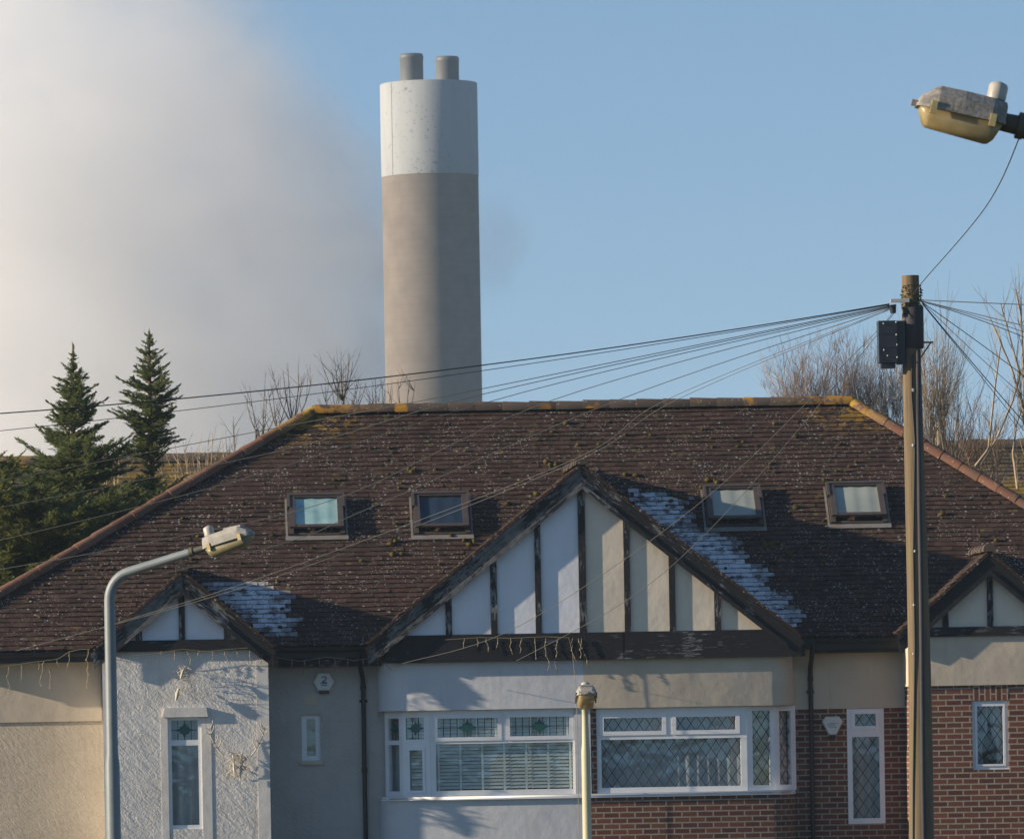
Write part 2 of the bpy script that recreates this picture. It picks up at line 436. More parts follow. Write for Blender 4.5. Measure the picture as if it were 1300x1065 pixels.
def tiles(mb, O, U, V, N, vmax, ulo, uhi, rng, gauge=.106, tw=.165, frost=None, skip=None):
    nrow = int(math.ceil(vmax / gauge))
    for r in range(nrow):
        v0 = r * gauge - .02; v1 = min(v0 + gauge + .02, vmax)
        a, b = ulo(max(v0, 0)), uhi(max(v0, 0))
        row_j = rng.uniform(-.003, .003)
        k0 = int(math.floor(a / tw)) - 1; k1 = int(math.ceil(b / tw)) + 1
        for k in range(k0, k1):
            u0 = k * tw + (tw / 2 if r % 2 else 0) + rng.uniform(-.003, .003); u1 = u0 + tw - .002
            if u1 < a or u0 > b: continue
            uc, vc = (u0 + u1) / 2, (v0 + v1) / 2
            if skip and skip(uc, vc): continue
            h = .024 + rng.uniform(-.005, .006) + row_j; tilt = rng.uniform(-.006, .006); dv = rng.uniform(-.006, .006) + .014 * mnoise.noise((uc * .7, vc * .9, 3.1)); h += .010 * mnoise.noise((uc * .5, vc * .6, 8.4))
            q = []
            for (u, v, n) in ((u0, v0 + dv, h + tilt), (u1, v0 + dv, h - tilt), (u1, v1, .006), (u0, v1, .006), (u0, v0 + dv, 0), (u1, v0 + dv, 0), (u1, v1, 0), (u0, v1, 0)):
                u = min(max(u, ulo(v)), uhi(v))
                q.append(O + U * u + V * v + N * n)
            rn = min(1, max(0, rng.gauss(.5, .24)))
            fr = 0.0
            if frost: fr = frost(uc, vc)
            mb.add(q, [(0, 1, 2, 3)], 0, False, rnd=rn, frost=fr)
            mb.add(q, [(4, 5, 1, 0), (5, 6, 2, 1), (7, 4, 0, 3)], 0, False, rnd=rn * .8, frost=0.0)

rng = random.Random(4)
FR1 = [roof_pt(*p) for p in ((784, 606), (800, 624), (858, 632), (872, 640), (864, 655), (874, 672), (908, 680), (938, 702), (942, 712), (966, 728), (964, 742), (984, 756), (1006, 780), (996, 806), (880, 712))]
FR2 = [roof_pt(*p) for p in ((262, 728), (280, 742), (330, 742), (352, 750), (361, 770), (363, 800), (352, 812), (330, 800))]
def frost(u, v):
    offs = [(rng.uniform(-.22, .22), rng.uniform(-.12, .12)) for _ in range(8)]
    hit = sum(1 for d in offs if inside(FR1, u + d[0], v + d[1]) or inside(FR2, u + d[0], v + d[1])) / 8
    return min(1.0, hit * 1.25) * rng.uniform(.8, 1.0) if hit > .2 else 0.0
rl = lambda v: XL + (RL - XL) * max(v, 0) / VR
rr = lambda v: XR + (RR - XR) * max(v, 0) / VR
mb = MB()
tiles(mb, Vector((0, YE, ZE)), Vector((1, 0, 0)), Vector((0, CP, SP)), Vector((0, -SP, CP)), VR, rl, rr, rng, frost=frost)
# under-boarding of the front slope
mb.add([RP(XL, -.02, -.02), RP(XR, -.02, -.02), RP(RR, VR, -.02), RP(RL, VR, -.02)], [(0, 1, 2, 3)])
ROOF = mb.build('roof', M['tile'], H)
YB = YE + 2 * RUN
mb = MB()
L0, L1, R0, R1 = Vector((XL, YE, ZE)), Vector((XL, YB, ZE)), Vector((XR, YE, ZE)), Vector((XR, YB, ZE))
TL, TR = Vector((RL, YE + RUN, ZR)), Vector((RR, YE + RUN, ZR))
for cs in ((L1, L0, TL), (R0, R1, TR), (R1, L1, TL, TR)):
    mb.add(cs, [list(range(len(cs)))])
mb.build('rear_slope', M['tile_plain'], ROOF)
# soffit closing the eaves
mb = MB(); mb.add([(XL, YE + .05, ZE - .16), (XR, YE + .05, ZE - .16), (XR, YW + .1, ZE - .16), (XL, YW + .1, ZE - .16)], [(0, 1, 2, 3)])
mb.add([(XL, YE + .05, ZE - .16), (XL, YB, ZE - .16), (XL + .4, YB, ZE - .16), (XL + .4, YE + .05, ZE - .16)], [(0, 1, 2, 3)])
mb.build('soffit', M['black'], H)

def cap_line(a, b, rad, ln, rng, up=Vector((0, 0, 1))):
    mb = MB(); d = (b - a); L = d.length; d.normalize(); side = d.cross(up).normalized(); u = side.cross(d)
    n = max(1, round(L / ln)); st = L / n
    for i in range(n):
        rr_ = rng.random()
        r0, r1 = rad * rng.uniform(1.04, 1.12), rad * rng.uniform(.95, 1.0)
        s0, s1 = a + d * (st * i), a + d * (st * (i + 1) + .02)
        off = side * rng.uniform(-.008, .008) + u * rng.uniform(-.006, .006)
        rings = []
        for s_, r_ in ((s0, r0), (s0 + d * .015, r0 * 1.03), (s1, r1)):
            rings.append([s_ + off + side * (r_ * math.cos(t_)) + u * (r_ * math.sin(t_)) for t_ in (math.pi * (-.1 + 1.2 * k / 9) for k in range(10))])
        f0 = len(mb.f); mb.loft(rings, 0, False, True, False)
        mb.add(rings[0], [list(range(9, -1, -1))])
        for q in range(f0, len(mb.f)): mb.a.setdefault('rnd', {})[q] = rr_
    # mortar bed under the caps
    mb.add([a + side * rad * .8 - u * .05, b + side * rad * .8 - u * .05, b - side * rad * .8 - u * .05, a - side * rad * .8 - u * .05], [(0, 1, 2, 3)])
    return mb
up = Vector((0, 0, .03))
cap_line(TL + up, TR + up, .098, .42, rng).build('ridge_cap', M['ridge'], ROOF)
cap_line(L0 + up * .6 + Vector((-.03, 0, 0)), TL + up, .092, .38, rng).build('hip_cap', M['hip'], ROOF)
cap_line(R0 + up * .6, TR + up, .092, .38, rng).build('hip_cap', M['hip'], ROOF)
cap_line(L1, TL + up, .092, .38, rng).build('hip_cap', M['hip'], ROOF)
cap_line(R1, TR + up, .092, .38, rng).build('hip_cap', M['hip'], ROOF)
# moss cushions lodged on the tile courses
mb = MB()
for i in range(210):
    v = rng.uniform(.3, VR - .1); u = rng.uniform(rl(v) + .2, rr(v) - .2)
    v = round(v / .106) * .106 - .035
    r_ = rng.uniform(.012, .035) * (1.5 if rng.random() < .12 else 1)
    c = RP(u, v, .03)
    mb.lump(c, r_ * rng.uniform(1, 1.6), r_, r_ * .8, rng, rnd=rng.random())
for (px, py) in ((905, 612), (700, 590), (505, 705), (500, 690), (970, 692), (985, 690), (862, 632), (525, 600), (800, 604), (1000, 706), (596, 690), (870, 470)):
    for k in range(3):
        u, v = roof_pt(px + rng.uniform(-8, 8), py + rng.uniform(-3, 3))
        if v < VR: mb.lump(RP(u, v, .03), rng.uniform(.03, .07), .04, .035, rng, rnd=rng.uniform(.5, 1))
mb.build('moss', M['moss'], ROOF, kind='stuff')

# --- roof windows
def roof_window(px0, px1, py0, py1, blind, opened, label):
    u0, v1 = roof_pt(px0, (py0), .10); u1, _ = roof_pt(px1, py0, .10); _, v0 = roof_pt((px0 + px1) / 2, py1, .16)
    w = .075
    def slab(mb, a, b, c, d, n0, n1, mi=0, k0=0, k1=0):
        """u a..b, v c..d from height n0 to n1 (k0/k1: extra lift at low/high end)"""
        mb.hexa([RP(a, c, n0), RP(b, c, n0), RP(b, d, n0), RP(a, d, n0), RP(a, c, n1 + k0), RP(b, c, n1 + k0), RP(b, d, n1 + k1), RP(a, d, n1 + k1)], mi)
    mb = MB()   # fixed kerb
    e = .006
    slab(mb, u0, u0 + w, v0, v1, 0, .085); slab(mb, u1 - w, u1, v0, v1, 0, .085)
    slab(mb, u0 + w, u1 - w, v1 - w, v1, 0, .085); slab(mb, u0 + w, u1 - w, v0, v0 + .05, 0, .06)
    rw = mb.build('roof_window', M['brown_frame'], H, label)
    # opening sash: hinged high up, its lower edge stands off the kerb
    lift = opened
    def SQ(u, v, n):
        return RP(u, v, n + lift * (v1 - v) / (v1 - v0))
    def sslab(mb, a, b, c, d, n0, n1):
        mb.hexa([SQ(a, c, n0), SQ(b, c, n0), SQ(b, d, n0), SQ(a, d, n0), SQ(a, c, n1), SQ(b, c, n1), SQ(b, d, n1), SQ(a, d, n1)])
    mb = MB()
    a, b, c, d = u0 + .018, u1 - .018, v0 + .06, v1 - .015
    sslab(mb, a, a + .085, c, d, .088, .128); sslab(mb, b - .085, b, c, d, .088, .128)
    sslab(mb, a + .085, b - .085, d - .06, d, .088, .126); sslab(mb, a + .085, b - .085, c, c + .065, .088, .122)
    # half-height cover strips down the sides and their pivots
    vm = v0 + (v1 - v0) * .62
    sslab(mb, u0 - .012, u0 + .03, vm, v1 + .012, .086, .142); sslab(mb, u1 - .03, u1 + .012, vm, v1 + .012, .086, .142)
    sslab(mb, u0 - .012 + .043, u1 - .031, v1 - .045, v1 + .012, .13, .145)
    sslab(mb, u0 - .018, u0 - .012, vm - .02, vm + .02, .09, .13); sslab(mb, u1 + .012, u1 + .018, vm - .02, vm + .02, .09, .13)
    mb.build('sash', M['brown_frame'], rw)
    mb = MB(); mb.add([SQ(a + .08, c + .06, .105), SQ(b - .08, c + .06, .105), SQ(b - .08, d - .055, .105), SQ(a + .08, d - .055, .105)], [(0, 1, 2, 3)])
    mb.build('pane', M['glass_roof'], rw)
    mb = MB(); m = 10; rows = []
    for j, vv in enumerate((c + .04, d - .04)):
        rows.append([SQ(a + .05 + (b - a - .1) * i / m, vv, .088 + .006 * math.sin(i * 1.9)) for i in range(m + 1)])
    mb.loft(rows, 0, False, True, False)
    mb.build('blind', blind, rw)
    mb = MB()
    slab(mb, u0 - .05, u1 + .05, v0 - .10, v0 - .004, .034, .042); slab(mb, u0 - .045, u0 - .014, v0, v1, .03, .04); slab(mb, u1 + .014, u1 + .045, v0, v1, .03, .04)
    mb.build('flashing', M['lead_flash'], rw)
bl_teal = m_plain('pale teal blind', (.50, .68, .64), (.26, .46, .48), 3.5, .8)
bl_dark = m_plain('navy blind', (.03, .055, .10), (.02, .04, .075), 4, .7)
bl_grey = m_plain('pale grey green blind', (.46, .47, .41), (.36, .38, .35), 2.5, .8)
roof_window(365, 436, 629, 672, bl_teal, .05, 'brown roof window with a pale teal blind, leftmost of four')
roof_window(523, 594, 627, 671, bl_dark, .05, 'brown roof window dark blue inside, second from left')
roof_window(893, 964, 618, 661, bl_grey, .05, 'brown roof window beside the frosted tiles, third from left')
roof_window(1049, 1121, 614, 657, bl_grey, .05, 'brown roof window nearest the wooden pole')

# --- wall faces with openings
def plate(mb, T, W_, Hh, holes, depth, mi=0, back=False):
    xs = sorted({0, W_} | {h[0] for h in holes} | {h[1] for h in holes})
    zs = sorted({0, Hh} | {h[2] for h in holes} | {h[3] for h in holes})
    for i in range(len(xs) - 1):
        for j in range(len(zs) - 1):
            a, b, c, d = xs[i], xs[i + 1], zs[j], zs[j + 1]
            mx_, mz = (a + b) / 2, (c + d) / 2
            if any(h[0] < mx_ < h[1] and h[2] < mz < h[3] for h in holes): continue
            mb.add([T(a, c, 0), T(b, c, 0), T(b, d, 0), T(a, d, 0)], [(0, 1, 2, 3)], mi)
            if back: mb.add([T(a, c, depth), T(b, c, depth), T(b, d, depth), T(a, d, depth)], [(3, 2, 1, 0)], mi)
    def ring(a, b, c, d, inv):
        q = [T(a, c, 0), T(b, c, 0), T(b, d, 0), T(a, d, 0), T(a, c, depth), T(b, c, depth), T(b, d, depth), T(a, d, depth)]
        fs = [(0, 4, 5, 1), (1, 5, 6, 2), (2, 6, 7, 3), (3, 7, 4, 0)]
        mb.add(q, [f[::-1] if inv else f for f in fs], mi)
    ring(0, W_, 0, Hh, False)
    for h in holes: ring(*h, True)

def wall(mb, x0, x1, z0, z1, y, holes=(), depth=.25, mi=0):
    plate(mb, lambda a, c, d: Vector((x0 + a, y + d, z0 + c)), x1 - x0, z1 - z0,
          [(h[0] - x0, h[1] - x0, h[2] - z0, h[3] - z0) for h in holes], depth, mi)

def pxrect(a, b, c, d, y):
    """world x0, x1, z0, z1 of a rectangle seen at px a..b, py c..d on plane y"""
    p, q = P(a, (c + d) / 2, y), P(b, (c + d) / 2, y)
    r_, s_ = P((a + b) / 2, d, y), P((a + b) / 2, c, y)
    return p.x, q.x, r_.z, s_.z

# --- windows
def lattice(mb, T, a, b, c, d, pw, ph, wd=.011):
    """diamond leading clipped to a pane"""
    for sgn in (1, -1):
        k = -60
        while k < 60:
            # line: (x - a)/pw + sgn*(z - c)/ph = k
            pts = []
            for zz in (c, d):
                xx = a + pw * (k - sgn * (zz - c) / ph)
                if a <= xx <= b: pts.append((xx, zz))
            for xx in (a, b):
                zz = c + sgn * ph * (k - (xx - a) / pw)
                if c < zz < d: pts.append((xx, zz))
            if len(pts) >= 2:
                (x1, z1), (x2, z2) = pts[0], pts[-1]
                L = math.hypot(x2 - x1, z2 - z1)
                if L > .02:
                    nx, nz = -(z2 - z1) / L * wd / 2, (x2 - x1) / L * wd / 2
                    o = .001 if sgn > 0 else 0
                    mb.add([T(x1 - nx, z1 - nz, -.004 - o), T(x2 - nx, z2 - nz, -.004 - o), T(x2 + nx, z2 + nz, -.004 - o), T(x1 + nx, z1 + nz, -.004 - o)], [(0, 1, 2, 3)])
            k += 1

def bar(mb, T, x0, x1, z0, z1, d0):
    mb.add([T(x0, z0, d0), T(x1, z0, d0), T(x1, z1, d0), T(x0, z1, d0)], [(0, 1, 2, 3)])

def motif(mb, T, a, b, c, d):
    """leaded strip with a stained green diamond flower in the middle"""
    w, h = b - a, d - c; cx, cz = (a + b) / 2, (c + d) / 2
    n = max(2, round(w / .105))
    for i in range(1, n):
        x_ = a + w * i / n; bar(mb, T, x_ - .006, x_ + .006, c, d, -.004)
    bar(mb, T, a, b, cz - .005, cz + .005, -.005)
    s_ = min(h * .42, w * .4)
    pts = []
    for k in range(16):
        r_ = s_ * (1.0 if k % 4 == 0 else .62 if k % 2 == 0 else .52); an = 2 * math.pi * k / 16
        pts.append(T(cx + r_ * 1.25 * math.cos(an), cz + r_ * math.sin(an), -.007))
    mb.add(pts, [list(range(16))], 1)

def window(org, ang, w, h, panes, label=None, depth=.07):
    """uPVC window in local (x right, z up, d inward); panes: (x0, x1, z0, z1, style, opener)"""
    ca, sa = math.cos(ang), math.sin(ang)
    org = Vector(org)
    T = lambda a, c, d: org + Vector((a * ca - d * sa, a * sa + d * ca, c))
    mb = MB()
    plate(mb, T, w, h, [p[:4] for p in panes], depth, 0, True)
    for p in panes:
        if p[5]:
            a, b, c, d = p[:4]; e = p[5]
            T2 = lambda x_, z_, dd, a=a, c=c, e=e: T(a - e + x_, c - e + z_, dd - .014)
            plate(mb, T2, b - a + 2 * e, d - c + 2 * e, [(e + .012, e + b - a - .012, e + .012, e + d - c - .012)], .03)
    wnd = mb.build('window', M['white_up'], H, label)
    gl, ld, bk = MB(), MB(), {}
    for p in panes:
        a, b, c, d = p[:4]
        G = lambda x_, z_, dd: T(x_, z_, dd + .035)
        gl.add([G(a, c, 0), G(b, c, 0), G(b, d, 0), G(a, d, 0)], [(0, 1, 2, 3)])
        st = p[4]
        if 'lat' in st: lattice(ld, G, a, b, c, d, .155, .225)
        if 'mot' in st: motif(ld, G, a, b, c, d)
        if 'blind' in st:
            q = bk.setdefault('blind', MB())
            z_ = c + .02
            while z_ < d:
                tl = .012
                q.add([T(a - .02, z_, .08), T(b + .02, z_, .08), T(b + .02, z_ + .043, .08 + tl), T(a - .02, z_ + .043, .08 + tl)], [(0, 1, 2, 3)]); z_ += .052
            nt = max(1, round((b - a) / .33))
            if b - a > .4:
                for i in range(nt + 1):
                    x_ = a + .04 + (b - a - .08) * i / nt
                    q.add([T(x_ - .016, c, .073), T(x_ + .016, c, .073), T(x_ + .016, d, .073), T(x_ - .016, d, .073)], [(0, 1, 2, 3)], 1)
        for key in ('net', 'cream', 'drape'):
            if key in st:
                q = bk.setdefault(key, MB()); n = max(6, int((b - a) / .035))
                rows = []
                for zz in (c - .03, d + .03):
                    row = []
                    for i in range(n + 1):
                        f = i / n
                        row.append(T(a - .02 + (b - a + .04) * f, zz, .15 + .018 * math.sin(f * (b - a) * 42 + (0 if zz < d else .7)) + .01 * math.sin(f * 17)))
                    rows.append(row)
                if key == 'drape':  # two drapes tied aside
                    for s_ in (0, 1):
                        prof = [(d, .50), (c + (d - c) * .55, .42), (c + (d - c) * .3, .22), (c, .26)]
                        rr2 = []
                        for zz, fr in prof:
                            wdt = (b - a) * fr; x_0 = a if s_ == 0 else b - wdt
                            rr2.append([T(x_0 + wdt * i / 10, zz, .13 + .014 * math.sin(i * 2.2)) for i in range(11)])
                        q.loft(rr2, 0, False, True, False)
                else:
                    q.loft(rows, 0, False, True, False)
    gl.build('pane', M['glass'], wnd)
    if ld.f: ld.build('leading', [M['lead'], M['green_glass']], wnd)
    for key, q in bk.items():
        mm = {'blind': [M['blind'], M['tape']], 'net': M['net'], 'cream': M['curtain_cream'], 'drape': M['net']}[key]
        q.build('blind' if key == 'blind' else 'curtain', mm, wnd)
    # dark recess behind
    return wnd

# wall at the back of the recesses
XW0, XW1, ZT = XL + .4, XR - .4, ZE - .155
hole_l = pxrect(383, 407, 908, 965, YW)
mb = MB()
xq = P(455, 900, YW).x
zled = P(60, 916, YW).z
wall(mb, XW0, .1, 0, ZT, YW)
mb.build('wall', M['render_pebble'], H, 'cream textured wall')
mb = MB(); wall(mb, .1, 3.35, 0, ZT, YW, [hole_l]); mb.build('wall', M['render_shaded'], H, 'wall of the recess with shade grey painted into its colour')
# render course standing proud above a ledge, left end
mb = MB(); mb.box(XW0, -1.12, YW - .03, YW + .01, zled, ZT)
mb.build('render_band', M['render_cream'], H)
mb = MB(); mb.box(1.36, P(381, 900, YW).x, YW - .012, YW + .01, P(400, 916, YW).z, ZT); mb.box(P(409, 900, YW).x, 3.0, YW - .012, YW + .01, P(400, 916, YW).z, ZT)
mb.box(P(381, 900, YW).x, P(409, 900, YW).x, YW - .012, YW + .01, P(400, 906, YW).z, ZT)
mb.build('render_band', M['render_shaded'], H)
zbr = P(1090, 899, YW).z
hole_r = pxrect(1076, 1123, 898, 1045, YW)
mb = MB()
wall(mb, 9.05, 11.2, 0, zbr, YW, [(hole_r[0], hole_r[1], hole_r[2], zbr)]); mb.build('wall', M['brick'], H, 'red brown brick wall')
mb = MB(); wall(mb, 9.05, 11.2, zbr, ZT, YW - .02); mb.build('wall', M['render_cream'], H, 'cream rendered upper wall')
mb = MB(); wall(mb, 13.2, XW1, 0, ZT, YW); mb.build('wall', M['brick'], H, 'red brown brick wall')
# side and rear walls, party wall, floor
mb = MB(); mb.box(XW0, XW0 + .25, YW + .01, YB - .4, 0, ZT); mb.box(XW1 - .25, XW1, YW + .01, YB - .4, 0, ZT)
mb.box(XW0, XW1, YB - .4, YB - .15, 0, ZT); mb.box(6.15, 6.28, 99.45, YB - .45, 0, ZT)
mb.box(XW0 + .25, XW1 - .25, 102.4, 102.5, 0, ZT)
mb.build('wall', M['render_pebble'], H)
mb = MB(); mb.box(XW0, XW1, YW, YB - .4, ZT, ZT + .05); mb.build('ceiling', M['dark_in'], H)

# --- fascias, gutters, drainpipes
def gutter(x0, x1, z, y=YE - .07):
    mb = MB(); rings = []
    for x_ in (x0, x1):
        rings.append([Vector((x_, y + .055 * math.cos(t_), z + .055 * math.sin(t_))) for t_ in (math.pi + math.pi * k / 8 for k in range(9))] +
                     [Vector((x_, y + .049 * math.cos(t_), z + .049 * math.sin(t_))) for t_ in (2 * math.pi - math.pi * k / 8 for k in range(9))])
    mb.loft(rings, 0, True, False)
    x_ = x0 + .25
    while x_ < x1 - .1:
        mb.box(x_ - .012, x_ + .012, y + .03, y + .1, z - .07, z + .005); x_ += .9
    return mb.build('gutter', M['black'], H)
gutter(XL, -1.25, ZE - .045); gutter(1.52, 2.86, ZE - .045); gutter(9.5, 10.6, ZE - .045)
mb = MB(); mb.box(XL + .02, 15.6, YE + .02, YE + .045, ZE - .19, ZE - .02); mb.build('fascia', M['black'], H)
mb = MB(); mb.box(1.50, 3.05, YE + .05, YE + .075, 2.90, ZE - .03); mb.build('fascia', M['black_x'], H)
mb = MB(); mb.box(9.46, 10.85, YE + .05, YE + .075, 2.97, ZE - .03); mb.build('fascia', M['black_x'], H)
def pipe(px, y, top, swan):
    p = P(px, 930, y); mb = MB(); x_ = p.x
    path = [(x_ + swan, YE - .02, top), (x_ + swan, YE - .02, top - .08), (x_ + swan * .8, YE + .03, top - .15), (x_ + swan * .1, y - .03, top - .34), (x_, y, top - .42), (x_, y, top - .5)]
    mb.tube(path, .037, 10); mb.tube([(x_, y, top - .5), (x_, y, .05)], .034, 10)
    for zz in (top - .5, 1.35): mb.tube([(x_, y, zz - .035), (x_, y, zz + .035)], .043, 10)
    mb.box(x_ - .06, x_ + .06, y + .03, y + .05, top - .72, top - .68)
    return mb.build('drainpipe', M['black'], H)
pipe(462, YW - .05, 3.08, -.07); pipe(1030, YW - .05, 3.1, .0)

# --- gables
def gable(apx, slope, half, yv, ypan, zb, zbt, battens, mats, board=.25, beam_x=None, label=None, split=None, front_board_y=None, tile_gap=True):
    ax, az = apx
    th = .065
    foot = az - slope * half
    k = math.sqrt(1 + slope * slope)
    # gable panel
    mb = MB()
    zi = az - .09 * k
    tri = lambda x_: zi - slope * abs(x_ - ax)
    xa, xb = ax - (zi - zbt) / slope, ax + (zi - zbt) / slope
    sp = split if split is not None else ax
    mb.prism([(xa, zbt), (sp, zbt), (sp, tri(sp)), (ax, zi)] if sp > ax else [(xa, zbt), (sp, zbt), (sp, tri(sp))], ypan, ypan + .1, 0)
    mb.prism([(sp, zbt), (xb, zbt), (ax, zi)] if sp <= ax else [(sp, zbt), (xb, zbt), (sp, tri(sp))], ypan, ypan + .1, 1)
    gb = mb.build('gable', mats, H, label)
    # upright battens
    for bx, bw, bz0 in battens:
        mb = MB()
        top = tri(bx) - .02
        jit = [random.Random(int(bx * 100)).uniform(-.006, .006) for _ in range(4)]
        mb.hexa([(bx - bw / 2 + jit[0], ypan - .036, bz0), (bx + bw / 2 + jit[1], ypan - .036, bz0), (bx + bw / 2, ypan + .01, bz0), (bx - bw / 2, ypan + .01, bz0),
                 (bx - bw / 2 + jit[2], ypan - .036, top), (bx + bw / 2 + jit[3], ypan - .036, top), (bx + bw / 2, ypan + .01, top), (bx - bw / 2, ypan + .01, top)])
        mb.build('batten', M['black_z'], gb)
    # bargeboards and the thin moulding on their lower edge
    for sgn, mk in ((-1, 'black_l'), (1, 'black_r')):
        mb = MB()
        o0, o1 = th * k, (th + board) * k
        q = lambda d, off: (ax + sgn * d, az - slope * d - off)
        mb.prism([q(0, o0), q(half - .02, o0), q(half - .02 - .02, o1 - .02), q(half - .18, o1), q(0, o1)], yv + .03, yv + .07)
        mb.prism([q(0, o1 - .055 * k), q(half - .22, o1 - .055 * k), q(half - .22, o1 + .01), q(0, o1 + .01)], yv + .008, yv + .03)
        mb.prism([q(0, o0), q(half + .0, o0), q(half, o0 + .055 * k), q(0, o0 + .055 * k)], yv + .012, yv + .03)
        mb.build('bargeboard', M['black_sound' if 'beside the wooden pole' in (label or '') else mk], gb)
    # beam across the foot
    if beam_x:
        mb = MB(); cuts = beam_x
        for i in range(len(cuts) - 1):
            mb.box(cuts[i] + .002, cuts[i + 1] - .002, yv + .085 - .004 * (i % 2), ypan + .12, zb, zbt)
        mb.build('beam', M['black_x'], gb)
    # tiled slopes and their ridge
    zint = lambda z_: YE + (z_ - ZE) / math.tan(PIT)
    for sgn in (-1, 1):
        mb = MB()
        V = Vector((-sgn, 0, slope)) / k; U = Vector((0, 1, 0)); N = Vector((sgn * slope, 0, 1)) / k
        O = Vector((ax + sgn * half, yv, foot)) - N * .03
        vm = half * k
        ulo = lambda v: 0.0
        uhi = lambda v: max(.05, zint(foot + v * slope / k) - yv + .1)
        tiles(mb, O, U, V, N, vm, ulo, uhi, rng)
        a = O - N * .03; b = O + V * vm - N * .03
        mb.hexa([a, a + U * uhi(0), b + U * uhi(vm), b, a + N * .03, a + U * uhi(0) + N * .03, b + U * uhi(vm) + N * .03, b + N * .03])
        mb.build('tiled_slope', M['tile'], gb)
    a = Vector((ax, yv - .01, az - .01)); b = Vector((ax, zint(az) + .05, az - .01))
    cap_line(a, b, .085, .36, rng).build('ridge_cap', M['ridge'], gb)
    return gb

YV = 99.02
ap = P(738, 586, YV); AX, AZ = ap.x, ap.z
zb, zbt = 2.93, 3.335
bats = []
for pxb in (570, 627, 684, 740.5, 797, 854, 911):
    bats.append((P(pxb, 790, 99.15).x, .092 if pxb != 740.5 else .105, zbt))
xsplit = P(740, 800, 99.15).x
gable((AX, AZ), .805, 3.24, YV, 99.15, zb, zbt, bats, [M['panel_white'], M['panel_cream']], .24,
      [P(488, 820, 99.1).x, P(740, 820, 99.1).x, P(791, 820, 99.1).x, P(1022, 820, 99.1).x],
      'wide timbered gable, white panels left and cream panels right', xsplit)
# small gables over the outer bays
ap = P(231, 722, 98.78)
gL = (ap.x, ap.z)
zl0, zl1 = P(230, 826, 98.85).z, P(230, 812, 98.85).z
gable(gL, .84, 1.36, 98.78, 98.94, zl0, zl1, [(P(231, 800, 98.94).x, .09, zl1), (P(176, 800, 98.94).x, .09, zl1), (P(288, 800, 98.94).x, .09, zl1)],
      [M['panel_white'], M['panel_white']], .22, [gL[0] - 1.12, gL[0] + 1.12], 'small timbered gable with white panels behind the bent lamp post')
ap = P(1256, 697, 98.78)
gR = (ap.x, ap.z)
zr0, zr1 = P(1250, 807, 98.85).z, P(1250, 795, 98.85).z
gable(gR, .86, 1.38, 98.78, 98.94, zr0, zr1, [(P(1257, 780, 98.94).x, .085, zr1), (P(1200, 780, 98.94).x, .09, zr1), (P(1314, 780, 98.94).x, .09, zr1)],
      [M['panel_cream'], M['panel_cream']], .22, [gR[0] - 1.14, gR[0] + 1.14], 'small timbered gable with cream panels beside the wooden pole')

# --- left bay: rough white render
YBAY = 98.95
x0, x1 = P(131, 900, YBAY).x, P(341, 900, YBAY).x
wl_ = pxrect(214, 256.5, 911, 1052, YBAY)
mb = MB(); wall(mb, x0, x1, 0, zl0 + .02, YBAY, [wl_], .12)
mb.box(x0, x0 + .2, YBAY + .121, YW + .02, 0, zl0 + .02); mb.box(x1 - .2, x1, YBAY + .121, YW + .02, 0, zl0 + .02); mb.box(x0 + .2, x1 - .2, YBAY + .7, YW + .2, zl0 - .03, zl0 + .02)
bay = mb.build('bay', M['render_white'], H, 'bay of rough white render')
mb = MB()
e = .008
for a, b in ((P(131, 900, YBAY).x - .004, P(144, 900, YBAY).x), (P(326, 900, YBAY).x, x1 + .004), (P(204, 930, YBAY).x, wl_[0] - .002), (wl_[1] + .002, P(268, 930, YBAY).x)):
    top = zl0 - .02 if (a < P(150, 900, YBAY).x or b > P(330, 900, YBAY).x) else wl_[3]
    mb.box(a, b, YBAY - e, YBAY + .02, 0, top)
lz0, lz1 = P(235, 910, YBAY).z, P(235, 898, YBAY).z
mb.prism([(P(206, 909, YBAY).x, lz0), (P(264, 909, YBAY).x, lz0), (P(262, 909, YBAY).x, lz1), (P(209, 909, YBAY).x, lz1)], YBAY - .06, YBAY + .02)
mb.build('plaster_surround', M['render_smooth'], bay)
w_, h_ = wl_[1] - wl_[0], wl_[3] - wl_[2]
zt = wl_[3] - P(235, 939, YBAY).z; zm = wl_[3] - P(235, 946, YBAY).z
window((wl_[0], YBAY + .03, wl_[2]), 0, w_, h_, [(.05, w_ - .05, h_ - zt, h_ - .035, 'mot net', 0), (.05, w_ - .05, .06, h_ - zm, 'net', 0)], 'narrow white window with a green leaded top light')
# --- small window in the left recess
w_, h_ = hole_l[1] - hole_l[0], hole_l[3] - hole_l[2]
window((hole_l[0], YW + .04, hole_l[2]), 0, w_, h_, [(.075, w_ - .075, .07, h_ - .05, 'cream', 0)], 'very narrow white window beside the drainpipe')
mb = MB(); mb.box(hole_l[0] - .02, hole_l[1] + .02, YW - .05, YW + .04, hole_l[2] - .06, hole_l[2] - .002); mb.build('window_sill', M['render_cream'], H)
# --- right recess window
w_, h_ = hole_r[1] - hole_r[0], zbr - hole_r[2]
zt = P(1100, 926, YW).z - hole_r[2]; zm = P(1100, 932, YW).z - hole_r[2]
window((hole_r[0], YW + .0, hole_r[2]), 0, w_, h_ - .003, [(.11, w_ - .11, zt + .045, h_ - .07, 'lat net', .04), (.075, w_ - .075, .08, zm - .035, 'lat net', 0)], 'narrow lattice window beside the shield shaped alarm box')

